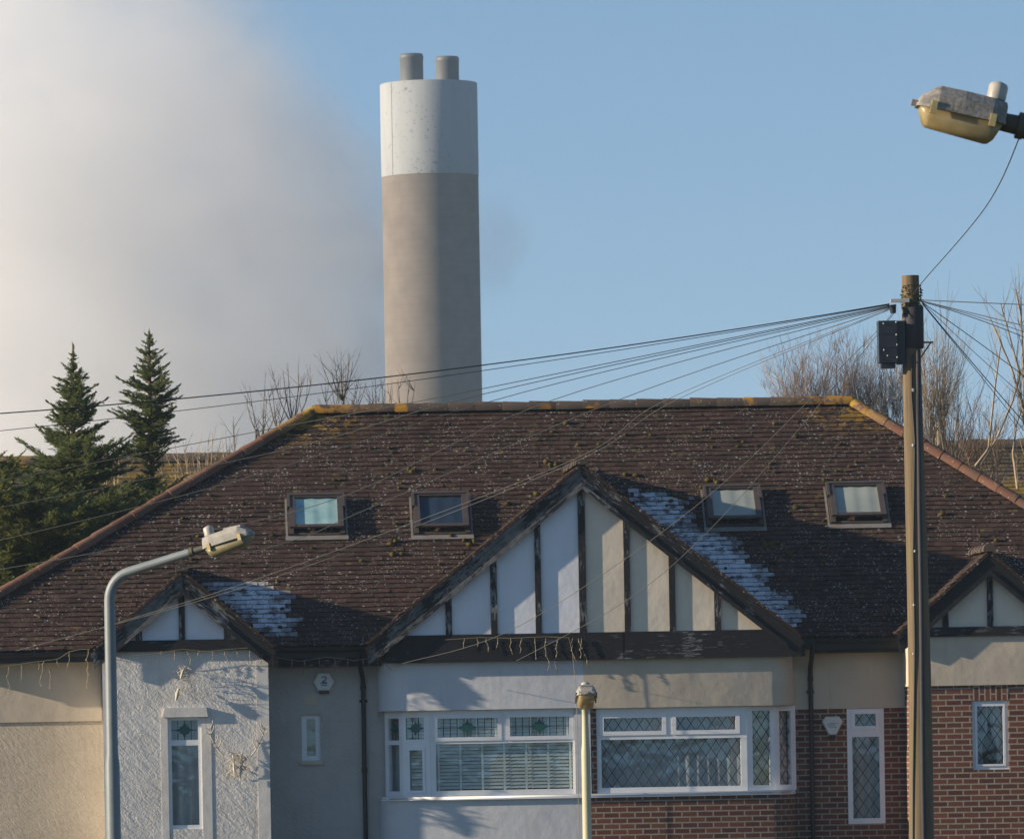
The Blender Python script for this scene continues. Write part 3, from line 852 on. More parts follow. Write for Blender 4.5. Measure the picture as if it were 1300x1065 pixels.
# --- right bay: brick below, cream band above
x0, x1 = P(1156.5, 900, YBAY).x, gR[0] * 2 - P(1156.5, 900, YBAY).x
zband = P(1215, 870, YBAY).z
wr_ = pxrect(1234.5, 1280.5, 889, 976.5, YBAY)
zsold = P(1258, 871, YBAY).z
mb = MB(); wall(mb, x0, x1, 0, zband, YBAY, [(wr_[0], wr_[1], wr_[2], wr_[3])], .12)
mb.box(x0, x0 + .11, YBAY + .121, YW + .01, 0, zband); mb.box(x1 - .11, x1, YBAY + .121, YW + .01, 0, zband)
bay = mb.build('bay', M['brick'], H, 'red brick bay')
mb = MB(); mb.box(x0 - .03, x1 + .03, YBAY - .035, YW + .03, zband, zr0 + .02); mb.build('render_band', M['render_cream'], bay)
mb = MB(); mb.box(wr_[0], wr_[1], YBAY - .004, YBAY + .05, wr_[3] + .001, zband - .002); mb.build('brick_lintel', M['brick_v'], bay)
w_, h_ = wr_[1] - wr_[0], wr_[3] - wr_[2]
window((wr_[0], YBAY + .035, wr_[2]), 0, w_, h_, [(.065, w_ - .065, .07, h_ - .07, 'lat drape', .02)], 'lattice window set in the red brick bay')

# --- the two joined bay windows under the wide gable
ZB0, ZB1 = 2.222, 2.95
def plan(xl, xr, yf, yb, rl_, rr_, n=8):
    pts = [(xl, yb)]
    for i in range(n + 1):
        t_ = math.pi / 2 * i / n
        pts.append((xl + rl_ * (1 - math.cos(t_)), yf + (yb - yf - .05) * (1 - math.sin(t_))))
    for i in range(n + 1):
        t_ = math.pi / 2 * (1 - i / n)
        pts.append((xr - rr_ * (1 - math.cos(t_)), yf + (yb - yf - .05) * (1 - math.sin(t_))))
    pts.append((xr, yb))
    return pts
YF = 99.22
XA, XM, XZ = P(481, 880, YF).x, P(741, 880, YF).x, P(1012, 880, YF).x
def band(pts, z0, z1, mat_, name='bay_band', label=None):
    mb = MB(); n = len(pts)
    inner = [(x_, y_ + .16) for x_, y_ in pts]
    mb.loft([[Vector((x_, y_, z_)) for x_, y_ in pts] for z_ in (z0, z0 + .03, (z0 + z1) / 2, z1)], 0, False, True, False)
    mb.loft([[Vector((x_, y_, z0)) for x_, y_ in inner], [Vector((x_, y_, z0)) for x_, y_ in pts]], 0, False, False, False)
    return mb.build(name, mat_, H, label)
pl = plan(XA, XZ, YF, YW + .05, .52, .38)
left = [p for p in pl if p[0] < XM] + [(XM, YF)]
right = [(XM, YF)] + [p for p in pl if p[0] > XM]
band(left, ZB0, ZB1, M['render_grey'], label='pale grey curved band')
band(right, ZB0 - .012, ZB1, M['render_cream'], label='cream curved band')
mb = MB(); mb.add([(x_, y_, ZB0 + .02) for x_, y_ in pl], [list(range(len(pl)))]); mb.build('bay_soffit', M['dark_in'], H)
# window bays: splayed corner casements either side of flat fronts
YG = YF + .09
zs0 = .95
# central piers
mb = MB(); mb.box(P(729.5, 930, YG).x, P(749.5, 930, YG).x, YG - .04, YG + .25, 0, ZB0 - .001); mb.build('pier', M['render_grey'], H)
mb = MB(); mb.box(P(749.8, 930, YG).x, P(757, 930, YG).x, YG - .02, YG + .25, 0, ZB0 - .014); mb.build('pier', M['brick'], H)
# left bay
xa, xb = P(546, 930, YG).x, P(729.3, 930, YG).x
w_, h_ = xb - xa, ZB0 - zs0 - .002
zt0, zt1 = P(640, 935.5, YG).z - zs0, P(640, 909.5, YG).z - zs0
zm = P(640, 943, YG).z - zs0
X = lambda px: P(px, 930, YG).x - xa
window((xa, YG, zs0), 0, w_, h_, [(X(554.5), X(633), zt0, zt1, 'mot blind', .045), (X(646.5), X(724), zt0, zt1, 'mot blind', .045), (X(553), X(727), .08, zm, 'blind', 0)],
       'wide white bay window with green leaded top lights and a slatted blind')
xc, xd = P(489, 930, YG + .35).x, P(511, 930, YG + .16).x
def splay(pa, pb, panes, label, z0=zs0, zt_=ZB0 - .002):
    (xa_, ya_), (xb_, yb_) = pa, pb
    L = math.hypot(xb_ - xa_, yb_ - ya_)
    return window((xa_, ya_, z0), math.atan2(yb_ - ya_, xb_ - xa_), L, zt_ - z0, panes(L), label)
hz = zt0 + .01
q0, q1, q2 = (P(488.5, 930, YG + .42).x, YG + .42), (P(511, 930, YG + .13).x, YG + .13), (xa - .002, YG)
splay(q0, q1, lambda L: [(L * .2, L * .8, zt0 - .02, zt1, 'mot', 0), (L * .2, L * .8, .08, zm - .0, 'net', 0)], 'narrow splayed casement at the left end of the bay')
splay(q1, q2, lambda L: [(L * .12, L * .78, zt0 - .01, zt1 + .01, 'mot blind', 0), (L * .22, L * .74, .08, zm - .07, 'blind', .03)], 'splayed casement with a slatted blind')
# right bay
xa, xb = P(757.2, 930, YG).x, P(948, 930, YG).x
X = lambda px: P(px, 930, YG).x - xa
h_ = ZB0 - zs0 - .016
zt0, zt1 = P(850, 928, YG).z - zs0, P(850, 909, YG).z - zs0
zm = P(850, 937.5, YG).z - zs0
window((xa, YG, zs0), 0, xb - xa, h_, [(X(765.5), X(841.5), zt0, zt1, 'lat net', .05), (X(857.5), X(935), zt0, zt1, 'lat net', .05), (X(763), X(940), .08, zm, 'lat net', 0)],
       'wide white bay window with diamond lattice panes')
q0, q1, q2 = (xb + .002, YG), (P(983.5, 930, YG + .13).x, YG + .13), (P(1010, 930, YG + .42).x, YG + .42)
zt_r = h_ - .05
splay(q0, q1, lambda L: [(L * .2, L * .84, .08, zt_r - .02, 'lat cream', 0)], 'splayed lattice casement with a cream curtain', zs0, zs0 + h_)
splay(q1, q2, lambda L: [(L * .22, L * .78, .08, zt_r - .03, 'lat net', 0)], 'dark narrow casement at the right end of the bay', zs0, zs0 + h_)
# sills and low walls of the bays
mb = MB()
low = [(x_, y_ + .04) for x_, y_ in left]; band(low, 0, zs0 - .06, M['render_grey'], 'bay_wall', 'pale grey wall below the window')
low = [(x_, y_ + .04) for x_, y_ in right]; band(low, 0, zs0 - .06, M['brick'], 'bay_wall', 'brick wall below the window')
band([(x_, y_ - .01) for x_, y_ in left], zs0 - .06, zs0 - .002, M['white_up'], 'window_sill'); band([(x_, y_ - .01) for x_, y_ in right], zs0 - .06, zs0 - .002, M['white_up'], 'window_sill')

# --- alarm boxes and vent
def alarm(cx, cz, y, poly, label, marks):
    mb = MB(); n = len(poly)
    rings = [[Vector((cx + x_ * s_, y + d, cz + z_ * s_)) for x_, z_ in poly] for s_, d in ((1, -.01), (1, -.055), (.86, -.075))]
    mb.loft(rings, 0, False); mb.add(rings[-1], [list(range(n))])
    ab = mb.build('alarm_box', M['alarm_white'], H, label)
    return ab
c = P(411, 865, YW)
hexp = [(.16 * math.cos(R(a)), .165 * math.sin(R(a))) for a in (0, 55, 125, 180, 235, 305)]
ab = alarm(c.x, c.z, YW - .012, hexp, 'hexagonal cream alarm box with a blue printed mark', 0)
mb = MB(); mb.box(c.x - .075, c.x + .075, YW - .07, YW - .012, c.z - .18, c.z - .14); mb.build('beacon', M['box_black'], ab)
mb = MB(); yy = YW - .089
pts = [(-.032, .045), (-.012, .062), (.028, .058), (.038, .03), (.018, .008), (-.012, -.008), (-.03, -.022), (.042, -.022)]
for i in range(len(pts) - 1):
    mb.tube([(c.x + pts[i][0], yy, c.z + pts[i][1] + .012), (c.x + pts[i + 1][0], yy, c.z + pts[i + 1][1] + .012)], .0085, 5)
mb.box(c.x - .055, c.x + .05, yy, yy + .004, c.z - .036, c.z - .022, 0); mb.box(c.x - .045, c.x + .048, yy, yy + .004, c.z - .062, c.z - .048, 1)
mb.build('printed_mark', [M['alarm_blue'], M['alarm_grey']], ab)
c = P(1056.5, 922, YW)
sh = [(.155, .075), (.10, .15), (-.10, .15), (-.155, .075), (-.055, -.13), (.055, -.13)]
ab = alarm(c.x, c.z, YW - .0, sh, 'shield shaped white alarm box with lines of print', 0)
mb = MB(); mb.lathe((c.x, YW - .05, c.z - .185), [(.02, 0), (.042, .012), (.048, .05), (.048, .06)], 12); mb.build('beacon', M['box_black'], ab)
mb = MB(); yy = YW - .077
for z_, a, b in ((.052, -.045, .085), (.034, -.085, .03), (.012, -.075, .075), (-.012, -.06, .06)):
    mb.box(c.x + a, c.x + b, yy, yy + .003, c.z + z_ - .004, c.z + z_ + .004)
mb.build('printed_lines', M['alarm_grey'], ab)
v = pxrect(385, 403, 881, 894, YW)
mb = MB(); mb.box(v[0], v[1], YW - .02, YW - .011, v[2], v[3])
for i in range(5):
    z_ = v[2] + .025 + i * .024; mb.box(v[0] + .02, v[1] - .02, YW - .024, YW - .02, z_, z_ + .008)
mb.build('wall_vent', M['render_cream'], H)

# ------------------------------------------------------------------ string lights and wall ornaments
def light_string(name, label, cable, drops, y_off=0):
    t_ = thing(name, label, 'string lights', cable[0], 0, 'light strings on the bungalow front')
    mb = MB(); mb.tube(cable, .0045, 5); mb.build('cable', M['lights'], t_)
    r_ = random.Random(len(cable) * 7 + len(drops))
    for top, ln in drops:
        mb = MB(); p = Vector(top); path = [p.copy()]
        n = max(2, int(ln / .05))
        for i in range(n):
            p = p + Vector((r_.uniform(-.026, .026), r_.uniform(-.006, .006), -ln / n)); path.append(p.copy())
        mb.tube(path, .0038, 4)
        for q in path[1::2]: mb.lump(q, .011, .011, .016, r_)
        mb.build('strand', M['lights'], t_)
    return t_
def pp(l, y): return [P(a, b, y) for a, b in l]
yl = YE - .14
cab = pp([(-20, 846), (12, 845), (36, 841), (62, 838), (74, 836), (88, 827), (102, 824), (119, 824)], yl)
light_string('string_lights', 'loose pale string lights sagging under the far left eave', cab,
             [(P(11, 845, yl), .42), (P(26, 842, yl), .24), (P(48, 840, yl), .11), (P(56, 839, yl), .36), (P(61, 848, yl), .30), (P(72, 836, yl), .12), (P(88, 827, yl), .24), (P(112, 824, yl), .58)])
yl = 98.82
cab = pp([(146, 827), (175, 832), (200, 829), (232, 824), (262, 827), (290, 824), (318, 822), (345, 832)], yl)
light_string('string_lights', 'pale string lights along the beam over the rough white bay', cab, [(P(x_, 826, yl), .08 + .06 * (i % 3)) for i, x_ in enumerate(range(205, 340, 16))])
yl = YE - .16
cab = pp([(346, 834), (380, 839), (415, 834), (450, 838), (478, 834), (497, 850)], yl)
light_string('string_lights', 'pale string lights across the dark fascia above the hexagonal alarm box', cab, [(P(x_, 836, yl), .10 + .07 * (i % 3)) for i, x_ in enumerate(range(352, 480, 18))])
yl = 99.07
cab = pp([(565, 812), (610, 809), (650, 810), (690, 808), (722, 809), (727, 830), (731, 870), (733, 920), (734, 990), (735, 1060)], yl)
light_string('string_lights', 'pale string lights hanging on the wide beam under the white gable panels', cab,
             [(P(x_, 810, yl), z_) for x_, z_ in ((590, .15), (605, .12), (617, .2), (632, .14), (648, .24), (663, .22), (679, .30), (693, .46), (709, .52), (727, .35), (734, .4), (738, .28))])

def ornament(name, label, c, twigs, wedge, seed, shape):
    t_ = thing(name, label, 'ornament', c)
    r_ = random.Random(seed)
    mb = MB()
    for w0, w1, rad in wedge: mb.tube([w0, (w0 + w1) / 2 + Vector((0, -.01, 0)), w1], rad, 6)
    mb.build('body', M['twine'], t_)
    if shape:   # two arms, eighteen pieces of wire in all, each arm a part of its own
        for i in (0, 1):
            mb = MB()
            for path, rad in twigs[i * 9:i * 9 + 9]: mb.tube(path, rad, 4)
            mb.build('antler', M['twine'], t_)
        twigs = twigs[18:]
    mb = MB()
    for path, rad in twigs: mb.tube(path, rad, 4)
    mb.build('twigs', M['twine'], t_)
    return t_
yo = YBAY - .06
r_ = random.Random(9); tw = []
for i in range(46):
    a = P(r_.uniform(224, 240), r_.uniform(845, 878), yo - r_.uniform(0, .10))
    tw.append(([a, a + Vector((r_.uniform(-.10, .13), r_.uniform(-.06, .05), r_.uniform(-.07, .08)))], .0035))
ornament('wall_ornament', 'pale twiggy ornament on the rough white wall above the narrow window', P(231, 865, yo), tw,
         [(P(233, 849, yo - .08), P(229, 862, yo - .12), [.012, .022, .008]), (P(227, 874, yo - .06), P(223, 889, yo - .1), [.022, .035, .010])], 3, 0)
tw = []
for sg, x_0 in ((-1, 284), (1, 318)):
    base = P(x_0, 960, yo - .06)
    path = [base + Vector((sg * .22 * math.sin(t_ * 1.5), 0, .46 * t_ ** 1.1)) for t_ in (i / 7 for i in range(8))]
    tw.append((path, [.010, .009, .009, .008, .007, .006, .005, .004]))
    for k in (2, 3, 5, 6):
        tw.append(([path[k], path[k] + Vector((-sg * .05, -.02, .09)), path[k] + Vector((-sg * .06, -.02, .15))], .007))
        tw.append(([path[k], path[k] + Vector((sg * .06, -.02, .05))], .006))
for i in range(70):
    a = P(r_.uniform(292, 312), r_.uniform(955, 985), yo - r_.uniform(0, .1))
    tw.append(([a, a + Vector((r_.uniform(-.09, .09), r_.uniform(-.05, .03), r_.uniform(-.09, .1)))], .006))
ornament('wall_ornament', 'pale wiry ornament with two raised antler shaped arms low on the white wall', P(300, 970, yo), tw,
         [(P(296, 958, yo - .08), P(298, 985, yo - .12), [.012, .022, .01]), (P(307, 955, yo - .06), P(305, 990, yo - .1), [.014, .024, .01])], 4, 1)

# ------------------------------------------------------------------ street lamps
def street_lamp(label, base, h, r0, r1, az, bend, arm_len, tilt, mats, bend_r=.28, arm_r=.04, K=1.0, gap=.12, bowl_m='bowl', KA=1.0):
    hood_m, post_m, arm_m = mats
    t_ = thing('street_lamp', label, 'street lamp', base, az, None, True)
    mb = MB()
    ct, st = math.cos(tilt), math.sin(tilt)
    path, rad = [(0, 0, 0), (0, 0, 1.6), (0, 0, 1.72), (0, 0, h - bend_r)], [r0 * 1.25, r0 * 1.22, r0, r1]
    # bend from upright to the tilted arm
    tot = math.pi / 2 - tilt; n = 7
    for i in range(1, n + 1):
        an = tot * i / n
        path.append((bend_r * (1 - math.cos(an)), 0, h - bend_r + bend_r * math.sin(an)))
        rad.append(r1 + (arm_r * 1.12 - r1) * i / n)
    e = Vector(path[-1]); d = Vector((ct, 0, st))
    p1 = e + d * arm_len
    path.append(tuple(p1)); rad.append(arm_r)
    mb.tube(path, rad, 14)
    col_ = mb.build('post', post_m, t_)
    mb = MB(); mb.tube([p1 - d * .02, p1 + d * (gap + .04)], [arm_r * .82, arm_r * .74], 12); mb.tube([p1 - d * .03, p1 + d * .02], arm_r * 1.1, 12)
    mb.build('spigot', arm_m, t_)
    # lantern, local axes: d along, s sideways, u up
    s = Vector((0, 1, 0)); u = Vector((-st, 0, ct)); o = p1 + d * gap
    Q = lambda a, b, c: o + d * a * KA + (s * b + u * c) * K
    mb = MB()
    st_ = [(0, .095, .085), (.012, .115, .108), (.10, .134, .118), (.30, .140, .122), (.475, .135, .120), (.49, .132, .116), (.585, .108, .050), (.60, .10, .025)]
    rings = []
    for a, w, hh in st_:
        rings.append([Q(a, -w, -.02), Q(a, -w, .02), Q(a, -w * .97, hh * .55), Q(a, -w * .70, hh), Q(a, 0, hh * 1.03), Q(a, w * .70, hh), Q(a, w * .97, hh * .55), Q(a, w, .02), Q(a, w, -.02)])
    mb.loft(rings, 0, True, False, True)
    # rim, raised cover plate and nose lug
    mb.loft([[Q(a, -w, -.022), Q(a, -w, -.004), Q(a, w, -.004), Q(a, w, -.022)] for a, w in ((-.005, .10), (.05, .135), (.50, .142), (.585, .11), (.61, .08))], 0)
    if hood_m is not M['hood']: mb.loft([[Q(a, -.07, c), Q(a, -.07, c + .022), Q(a, .07, c + .022), Q(a, .07, c)] for a, c in ((.30, .124), (.52, .106))], 0)
    mb.loft([[Q(a, -.02, -.02), Q(a, -.02, .015), Q(a, .02, .015), Q(a, .02, -.02)] for a in (.60, .645)], 0)
    hood = mb.build('hood', hood_m, t_)
    mb = MB()
    rings = []
    for a, w, c, dp in ((.015, .09, -.022, .02), (.05, .108, -.022, .10), (.075, .112, -.022, .122), (.10, .115, -.022, .127), (.51, .110, -.022, .108), (.535, .105, -.022, .098), (.575, .09, -.022, .03), (.582, .08, -.022, .015)):
        rings.append([Q(a, w, c), Q(a, w * .96, c - dp * .6), Q(a, w * .8, c - dp * .92), Q(a, w * .45, c - dp), Q(a, -w * .45, c - dp), Q(a, -w * .8, c - dp * .92), Q(a, -w * .96, c - dp * .6), Q(a, -w, c)])
    mb.loft(rings, 0, True, True)
    mb.build('bowl', M[bowl_m], t_)
    for a in (.09, .50):
        for sg in (-1, 1):
            mb = MB(); b0, b1 = sorted((sg * .128, sg * .148))
            mb.hexa([Q(a - .022, b0, -.055), Q(a + .022, b0, -.055), Q(a + .022, b1, -.055), Q(a - .022, b1, -.055), Q(a - .02, b0, .02), Q(a + .02, b0, .02), Q(a + .02, b1, .02), Q(a - .02, b1, .02)])
            mb.build('clip', M['clip'] if az > -1 else M['dark_steel'], t_)
    mb = MB(); cpos = Q(.085, 0, .10); big = 1.25 if hood_m is not M['hood'] else 1.4
    mb.tube([cpos, cpos + u * .022], .046, 14); rings = []
    for r2, z2 in ((.05, .02), (.05, .085), (.043, .10), (.02, .11)):
        rings.append([cpos + u * z2 * big + (d * math.cos(a) + s * math.sin(a)) * r2 * big for a in (2 * math.pi * k / 14 for k in range(14))])
    mb.loft(rings, 0, True, True)
    mb.build('photocell', M['cell'], t_)
    return t_
# left: bent grey post, lantern over the roof
b = P(142, 930, 80.0); tp = P(150, 708, 80.0)
street_lamp('grey street lamp with a bent post arching in front of the left gable', (b.x, 80.0, 0), tp.z - .16, .072, .066, R(-24), 1, .86, R(14.5), (M['hood_pale'], M['grey_steel'], M['dark_steel']), .34, .05, 1.0, .19, 'bowl_shaded')
# right: only the lantern and arm reach into view
b = P(1268, 145, 48.0)
hgt = b.z - .42
street_lamp('street lamp lantern with weathered grey hood reaching in from the upper right edge', (b.x + 1.615, 48.0, 0), hgt + .045, .08, .06, R(180), 1, 1.27, R(13.5), (M['hood'], M['dark_steel'], M['dark_steel']), .3, .088, 1.2, .12, 'bowl', 1.05)
# centre: seen end-on in front of the bay windows
b = P(746, 900, 92.0); tz = P(743, 880, 92.0).z
street_lamp('cream street lamp seen end on between the two bay windows', (b.x, 92.6, 0), tz - .12, .050, .043, R(-92), 1, .10, R(9), (M['hood_pale'], M['cream_steel'], M['cream_steel']), .2, .042)

# ------------------------------------------------------------------ telegraph pole
YP = 86.0
b = P(1168, 976, YP); tp = P(1156.5, 350, YP)
bx = b.x; ztop = tp.z
pole = thing('telegraph_pole', 'mossy wooden telegraph pole carrying a fan of wires and a black box', 'pole', (bx, YP, 0))
mb = MB(); n = 26; rings = []
r_ = random.Random(2)
for i in range(n + 1):
    f = i / n; z_ = ztop * f; rad = .163 - .052 * f
    cxo = .012 * math.sin(f * 5)
    rings.append([Vector((bx + cxo + rad * math.cos(a) * (1 + .03 * math.sin(3 * a + i * .2)), YP + rad * math.sin(a), z_)) for a in (2 * math.pi * k / 20 for k in range(20))])
mb.loft(rings, 0, True, True); mb.build('post', M['pole'], pole)
mb = MB()   # cable and half-round cover running down the front
cov = [P(1164, 445, YP), P(1164.5, 520, YP), P(1166, 640, YP), P(1168, 760, YP), P(1169, 880, YP), P(1170, 1000, YP)]
def on_front(p, off): 
    rad = .163 - .052 * (p.z / ztop); dx = p.x - bx
    return Vector((p.x, YP - math.sqrt(max(0, rad * rad - dx * dx)) - off, p.z))
mb.tube([on_front(p, .012) for p in cov] + [Vector((cov[-1].x, YP - .175, .1))], .032, 8); mb.build('cable_cover', M['cover'], pole)
mb = MB()
mb.tube([on_front(p, .006) for p in (P(1157, 450, YP), P(1156, 500, YP), P(1160, 560, YP), P(1158, 700, YP), P(1160, 820, YP), P(1158, 990, YP), P(1158, 1100, YP))], .012, 6)
mb.build('cable', M['wire'], pole)
mb = MB(); z0, z1 = P(1157, 443, YP).z, P(1157, 388, YP).z
mb.lathe((bx + .01, YP, 0), [(.118, z0), (.135, z0 + .012), (.135, z1 - .02), (.122, z1)], 24); mb.build('sleeve', M['cover'], pole)
q = pxrect(1114, 1145, 408, 461, YP)
mb = MB(); mb.box(q[0], q[1] - .08, YP - .17, YP + .08, q[2], q[3]); mb.box(q[1] - .078, q[1] + .03, YP - .10, YP + .06, q[2] - .02, q[3])
for k in (.36, .68): mb.box(q[0] - .004, q[1] - .076, YP - .176, YP + .0, q[2] + (q[3] - q[2]) * k, q[2] + (q[3] - q[2]) * k + .008)
mb.box(q[0] + .03, q[1] - .1, YP - .12, YP + .04, q[2] - .07, q[2] - .002)
jb = mb.build('junction_box', M['box_black'], pole)
mb = MB()
for fx, fz in ((.2, .93), (.72, .96), (.72, .66), (.74, .42), (.74, .12), (.35, .16), (.2, .3)):
    mb.lump((q[0] + (q[1] - q[0]) * fx, YP - .178, q[2] + (q[3] - q[2]) * fz), .012, .008, .012, r_)
mb.build('screws', M['bracket'], jb)
mb = MB(); a = P(1130, 380, YP - .1); mb.box(a.x, a.x + .24, YP - .16, YP - .10, a.z - .045, a.z + .0); mb.build('wire_bracket', M['bracket'], pole)
mb = MB(); a = P(1133, 391, YP - .1); mb.tube([a + Vector((0, 0, .04)), a + Vector((.01, 0, -.07))], [.05, .035], 8); mb.build('insulator', M['box_black'], pole)
mb = MB(); a = P(1168, 435, YP); mb.box(a.x, a.x + .17, YP - .02, YP + .02, a.z - .01, a.z + .012); mb.tube([a + Vector((.14, 0, 0)), a + Vector((0, 0, -.2))], .01, 6); mb.build('step_iron', M['dark_steel'], pole)
mb = MB()
for k in ((1158, 496, .026), (1158, 566, .022), (1160, 700, .018), (1159, 768, .018), (1158, 830, .016)):
    mb.lump(on_front(P(k[0], k[1], YP), .01), k[2], .015, k[2], r_)
mb.build('cable_clip', M['bracket'], pole)
mb = MB()
for i in range(900):
    f = r_.random(); z_ = P(1157, 362 + 60 * f, YP).z
    a = r_.uniform(0, 2 * math.pi); rad = .112 + r_.uniform(0, .022)
    p = Vector((bx + rad * math.cos(a), YP + rad * math.sin(a), z_)); dr = Vector((r_.gauss(0, 1), r_.gauss(0, 1), r_.gauss(0, 1))).normalized() * r_.uniform(.01, .026)
    w2 = dr.cross(Vector((r_.gauss(0, 1), r_.gauss(0, 1), r_.gauss(0, 1)))).normalized() * .012
    mb.add([p - w2, p + w2, p + dr + w2 * .4, p + dr - w2 * .4], [(0, 1, 2, 3)], 0, False, rnd=r_.random())
mb.build('ivy', M['ivy'], pole, kind='stuff')

# ------------------------------------------------------------------ wires
def wire(label, pts, rad, group, mat_=None):
    """parabolic sag through three or more seen points (px, py, depth)"""
    w = [P(*p) for p in pts]
    # interpolate by Lagrange through all points, parameter = px
    xs = [p[0] for p in pts]
    if len(pts) > 3:  # chord-wise Catmull-Rom for longer lists
        path = []
        for i in range(len(w) - 1):
            p0, p1, p2, p3 = w[max(i - 1, 0)], w[i], w[i + 1], w[min(i + 2, len(w) - 1)]
            for k in range(10):
                t_ = k / 10
                path.append(.5 * ((2 * p1) + (p2 - p0) * t_ + (2 * p0 - 5 * p1 + 4 * p2 - p3) * t_ * t_ + (3 * p1 - p0 - 3 * p2 + p3) * t_ ** 3))
        path.append(w[-1])
    else:
        path = []
        for k in range(33):
            t_ = k / 32; x_ = xs[0] + (xs[-1] - xs[0]) * t_
            q = Vector((0, 0, 0))
            for i in range(len(w)):
                l = 1.0
                for j in range(len(w)):
                    if j != i: l *= (x_ - xs[j]) / (xs[i] - xs[j])
                q += w[i] * l
            path.append(q)
    mb = MB(); mb.tube(path, rad * .74, 6)
    o = mb.build('telephone_wire', mat_ or M['wire'], None, label, 'wire', group)
    return o
A = (1129, 386, YP - .13)
GL, GR_ = 'wires fanning left from the pole', 'wires fanning right from the pole'
wire('thick black wire passing highest before the chimney, topmost of the left fan', [A, (610, 464, 84), (-60, 529, 82)], .0115, GL)
wire('thin wire running just under the thickest one and lower at the far left', [(1129, 387, YP - .1), (610, 471, 85), (-60, 553, 84)], .007, GL)
wire('wire crossing the chimney foot and dipping over the left hip', [(1129, 388, YP - .1), (600, 496, 87), (352, 543, 89), (-60, 622, 91)], .0075, GL)
wire('wire meeting the ridge just right of the chimney, crossing the conifers lower down', [(1129, 389, YP - .1), (615, 500, 87), (357, 572, 89), (-60, 656, 91)], .0075, GL)
wire('wire crossing the ridge between chimney foot and mid roof', [(1129, 390, YP - .1), (668, 497, 87), (276, 617, 89), (-60, 700, 91)], .007, GL)
wire('wire crossing the leftmost roof window and passing low before the dark conifers', [(1130, 390, YP - .1), (704, 507, 88), (430, 632, 91), (186, 689, 93), (-60, 733, 95)], .007, GL)
wire('wire slanting over the roof between the two left roof windows', [(1130, 391, YP - .1), (787, 507, 89), (469, 645, 93), (330, 698, 95), (-60, 790, 97)], .007, GL)
wire('pale wire over the roof ending at the left gable', [(1130, 392, YP - .1), (845, 508, 89), (720, 587, 91), (340, 730, 96), (150, 790, 98.74)], .0052, GL, M['wire_grey'])
wire('wire beside the pale one, ending on the far left eave', [(1130, 393, YP - .1), (858, 508, 89), (722, 590, 91), (345, 734, 96), (20, 826, 99.2)], .0052, GL, M['wire_grey'])
wire('wire slanting across the wide gable to the left end of its beam', [(1135, 396, YP - .1), (1087, 447, 87), (889, 638, 92), (660, 794, 97), (511, 842, 99.0)], .0052, GL, M['wire_grey'])
wire('wire slanting past the frosted tiles to the middle of the wide beam', [(1135, 398, YP - .1), (1060, 490, 88), (914, 659, 92), (800, 759, 96), (655, 839, 99.0)], .0052, GL, M['wire_grey'])
B = (1170, 381, YP - .1)
wire('nearly level wire, highest of the right fan', [B, (1235, 384, 84), (1330, 388, 82)], .009, GR_)
wire('second wire below the level one at the right edge', [(1170, 382, YP - .1), (1240, 399, 85), (1330, 421, 84)], .008, GR_)
wire('third wire of the right fan counting from the level one', [(1170, 382, YP - .1), (1240, 402, 85.5), (1330, 432, 85)], .007, GR_)
wire('fourth wire of the right fan counting from the level one', [(1170, 383, YP - .1), (1240, 405, 86), (1330, 441, 86)], .007, GR_)
wire('wire of the right fan dropping halfway down between level and steepest', [(1171, 384, YP - .1), (1240, 433, 87), (1330, 500, 88)], .007, GR_)
wire('faint wire just below the halfway one in the right fan', [(1171, 384, YP - .1), (1240, 450, 87), (1330, 528, 88)], .005, GR_)
wire('steep wire falling right past the pollarded tree', [(1171, 385, YP - .1), (1240, 467, 88), (1330, 570, 90)], .0085, GR_)
wire('steepest wire of the right fan', [(1171, 386, YP - .1), (1240, 471, 88), (1330, 585, 90)], .0065, GR_)
wire('lone wire rising from the pole top past the weathered lantern', [(1160, 372, YP - .12), (1172, 357, 84), (1252, 262, 70), (1300, 160, 56), (1330, 70, 48)], .0075, None)

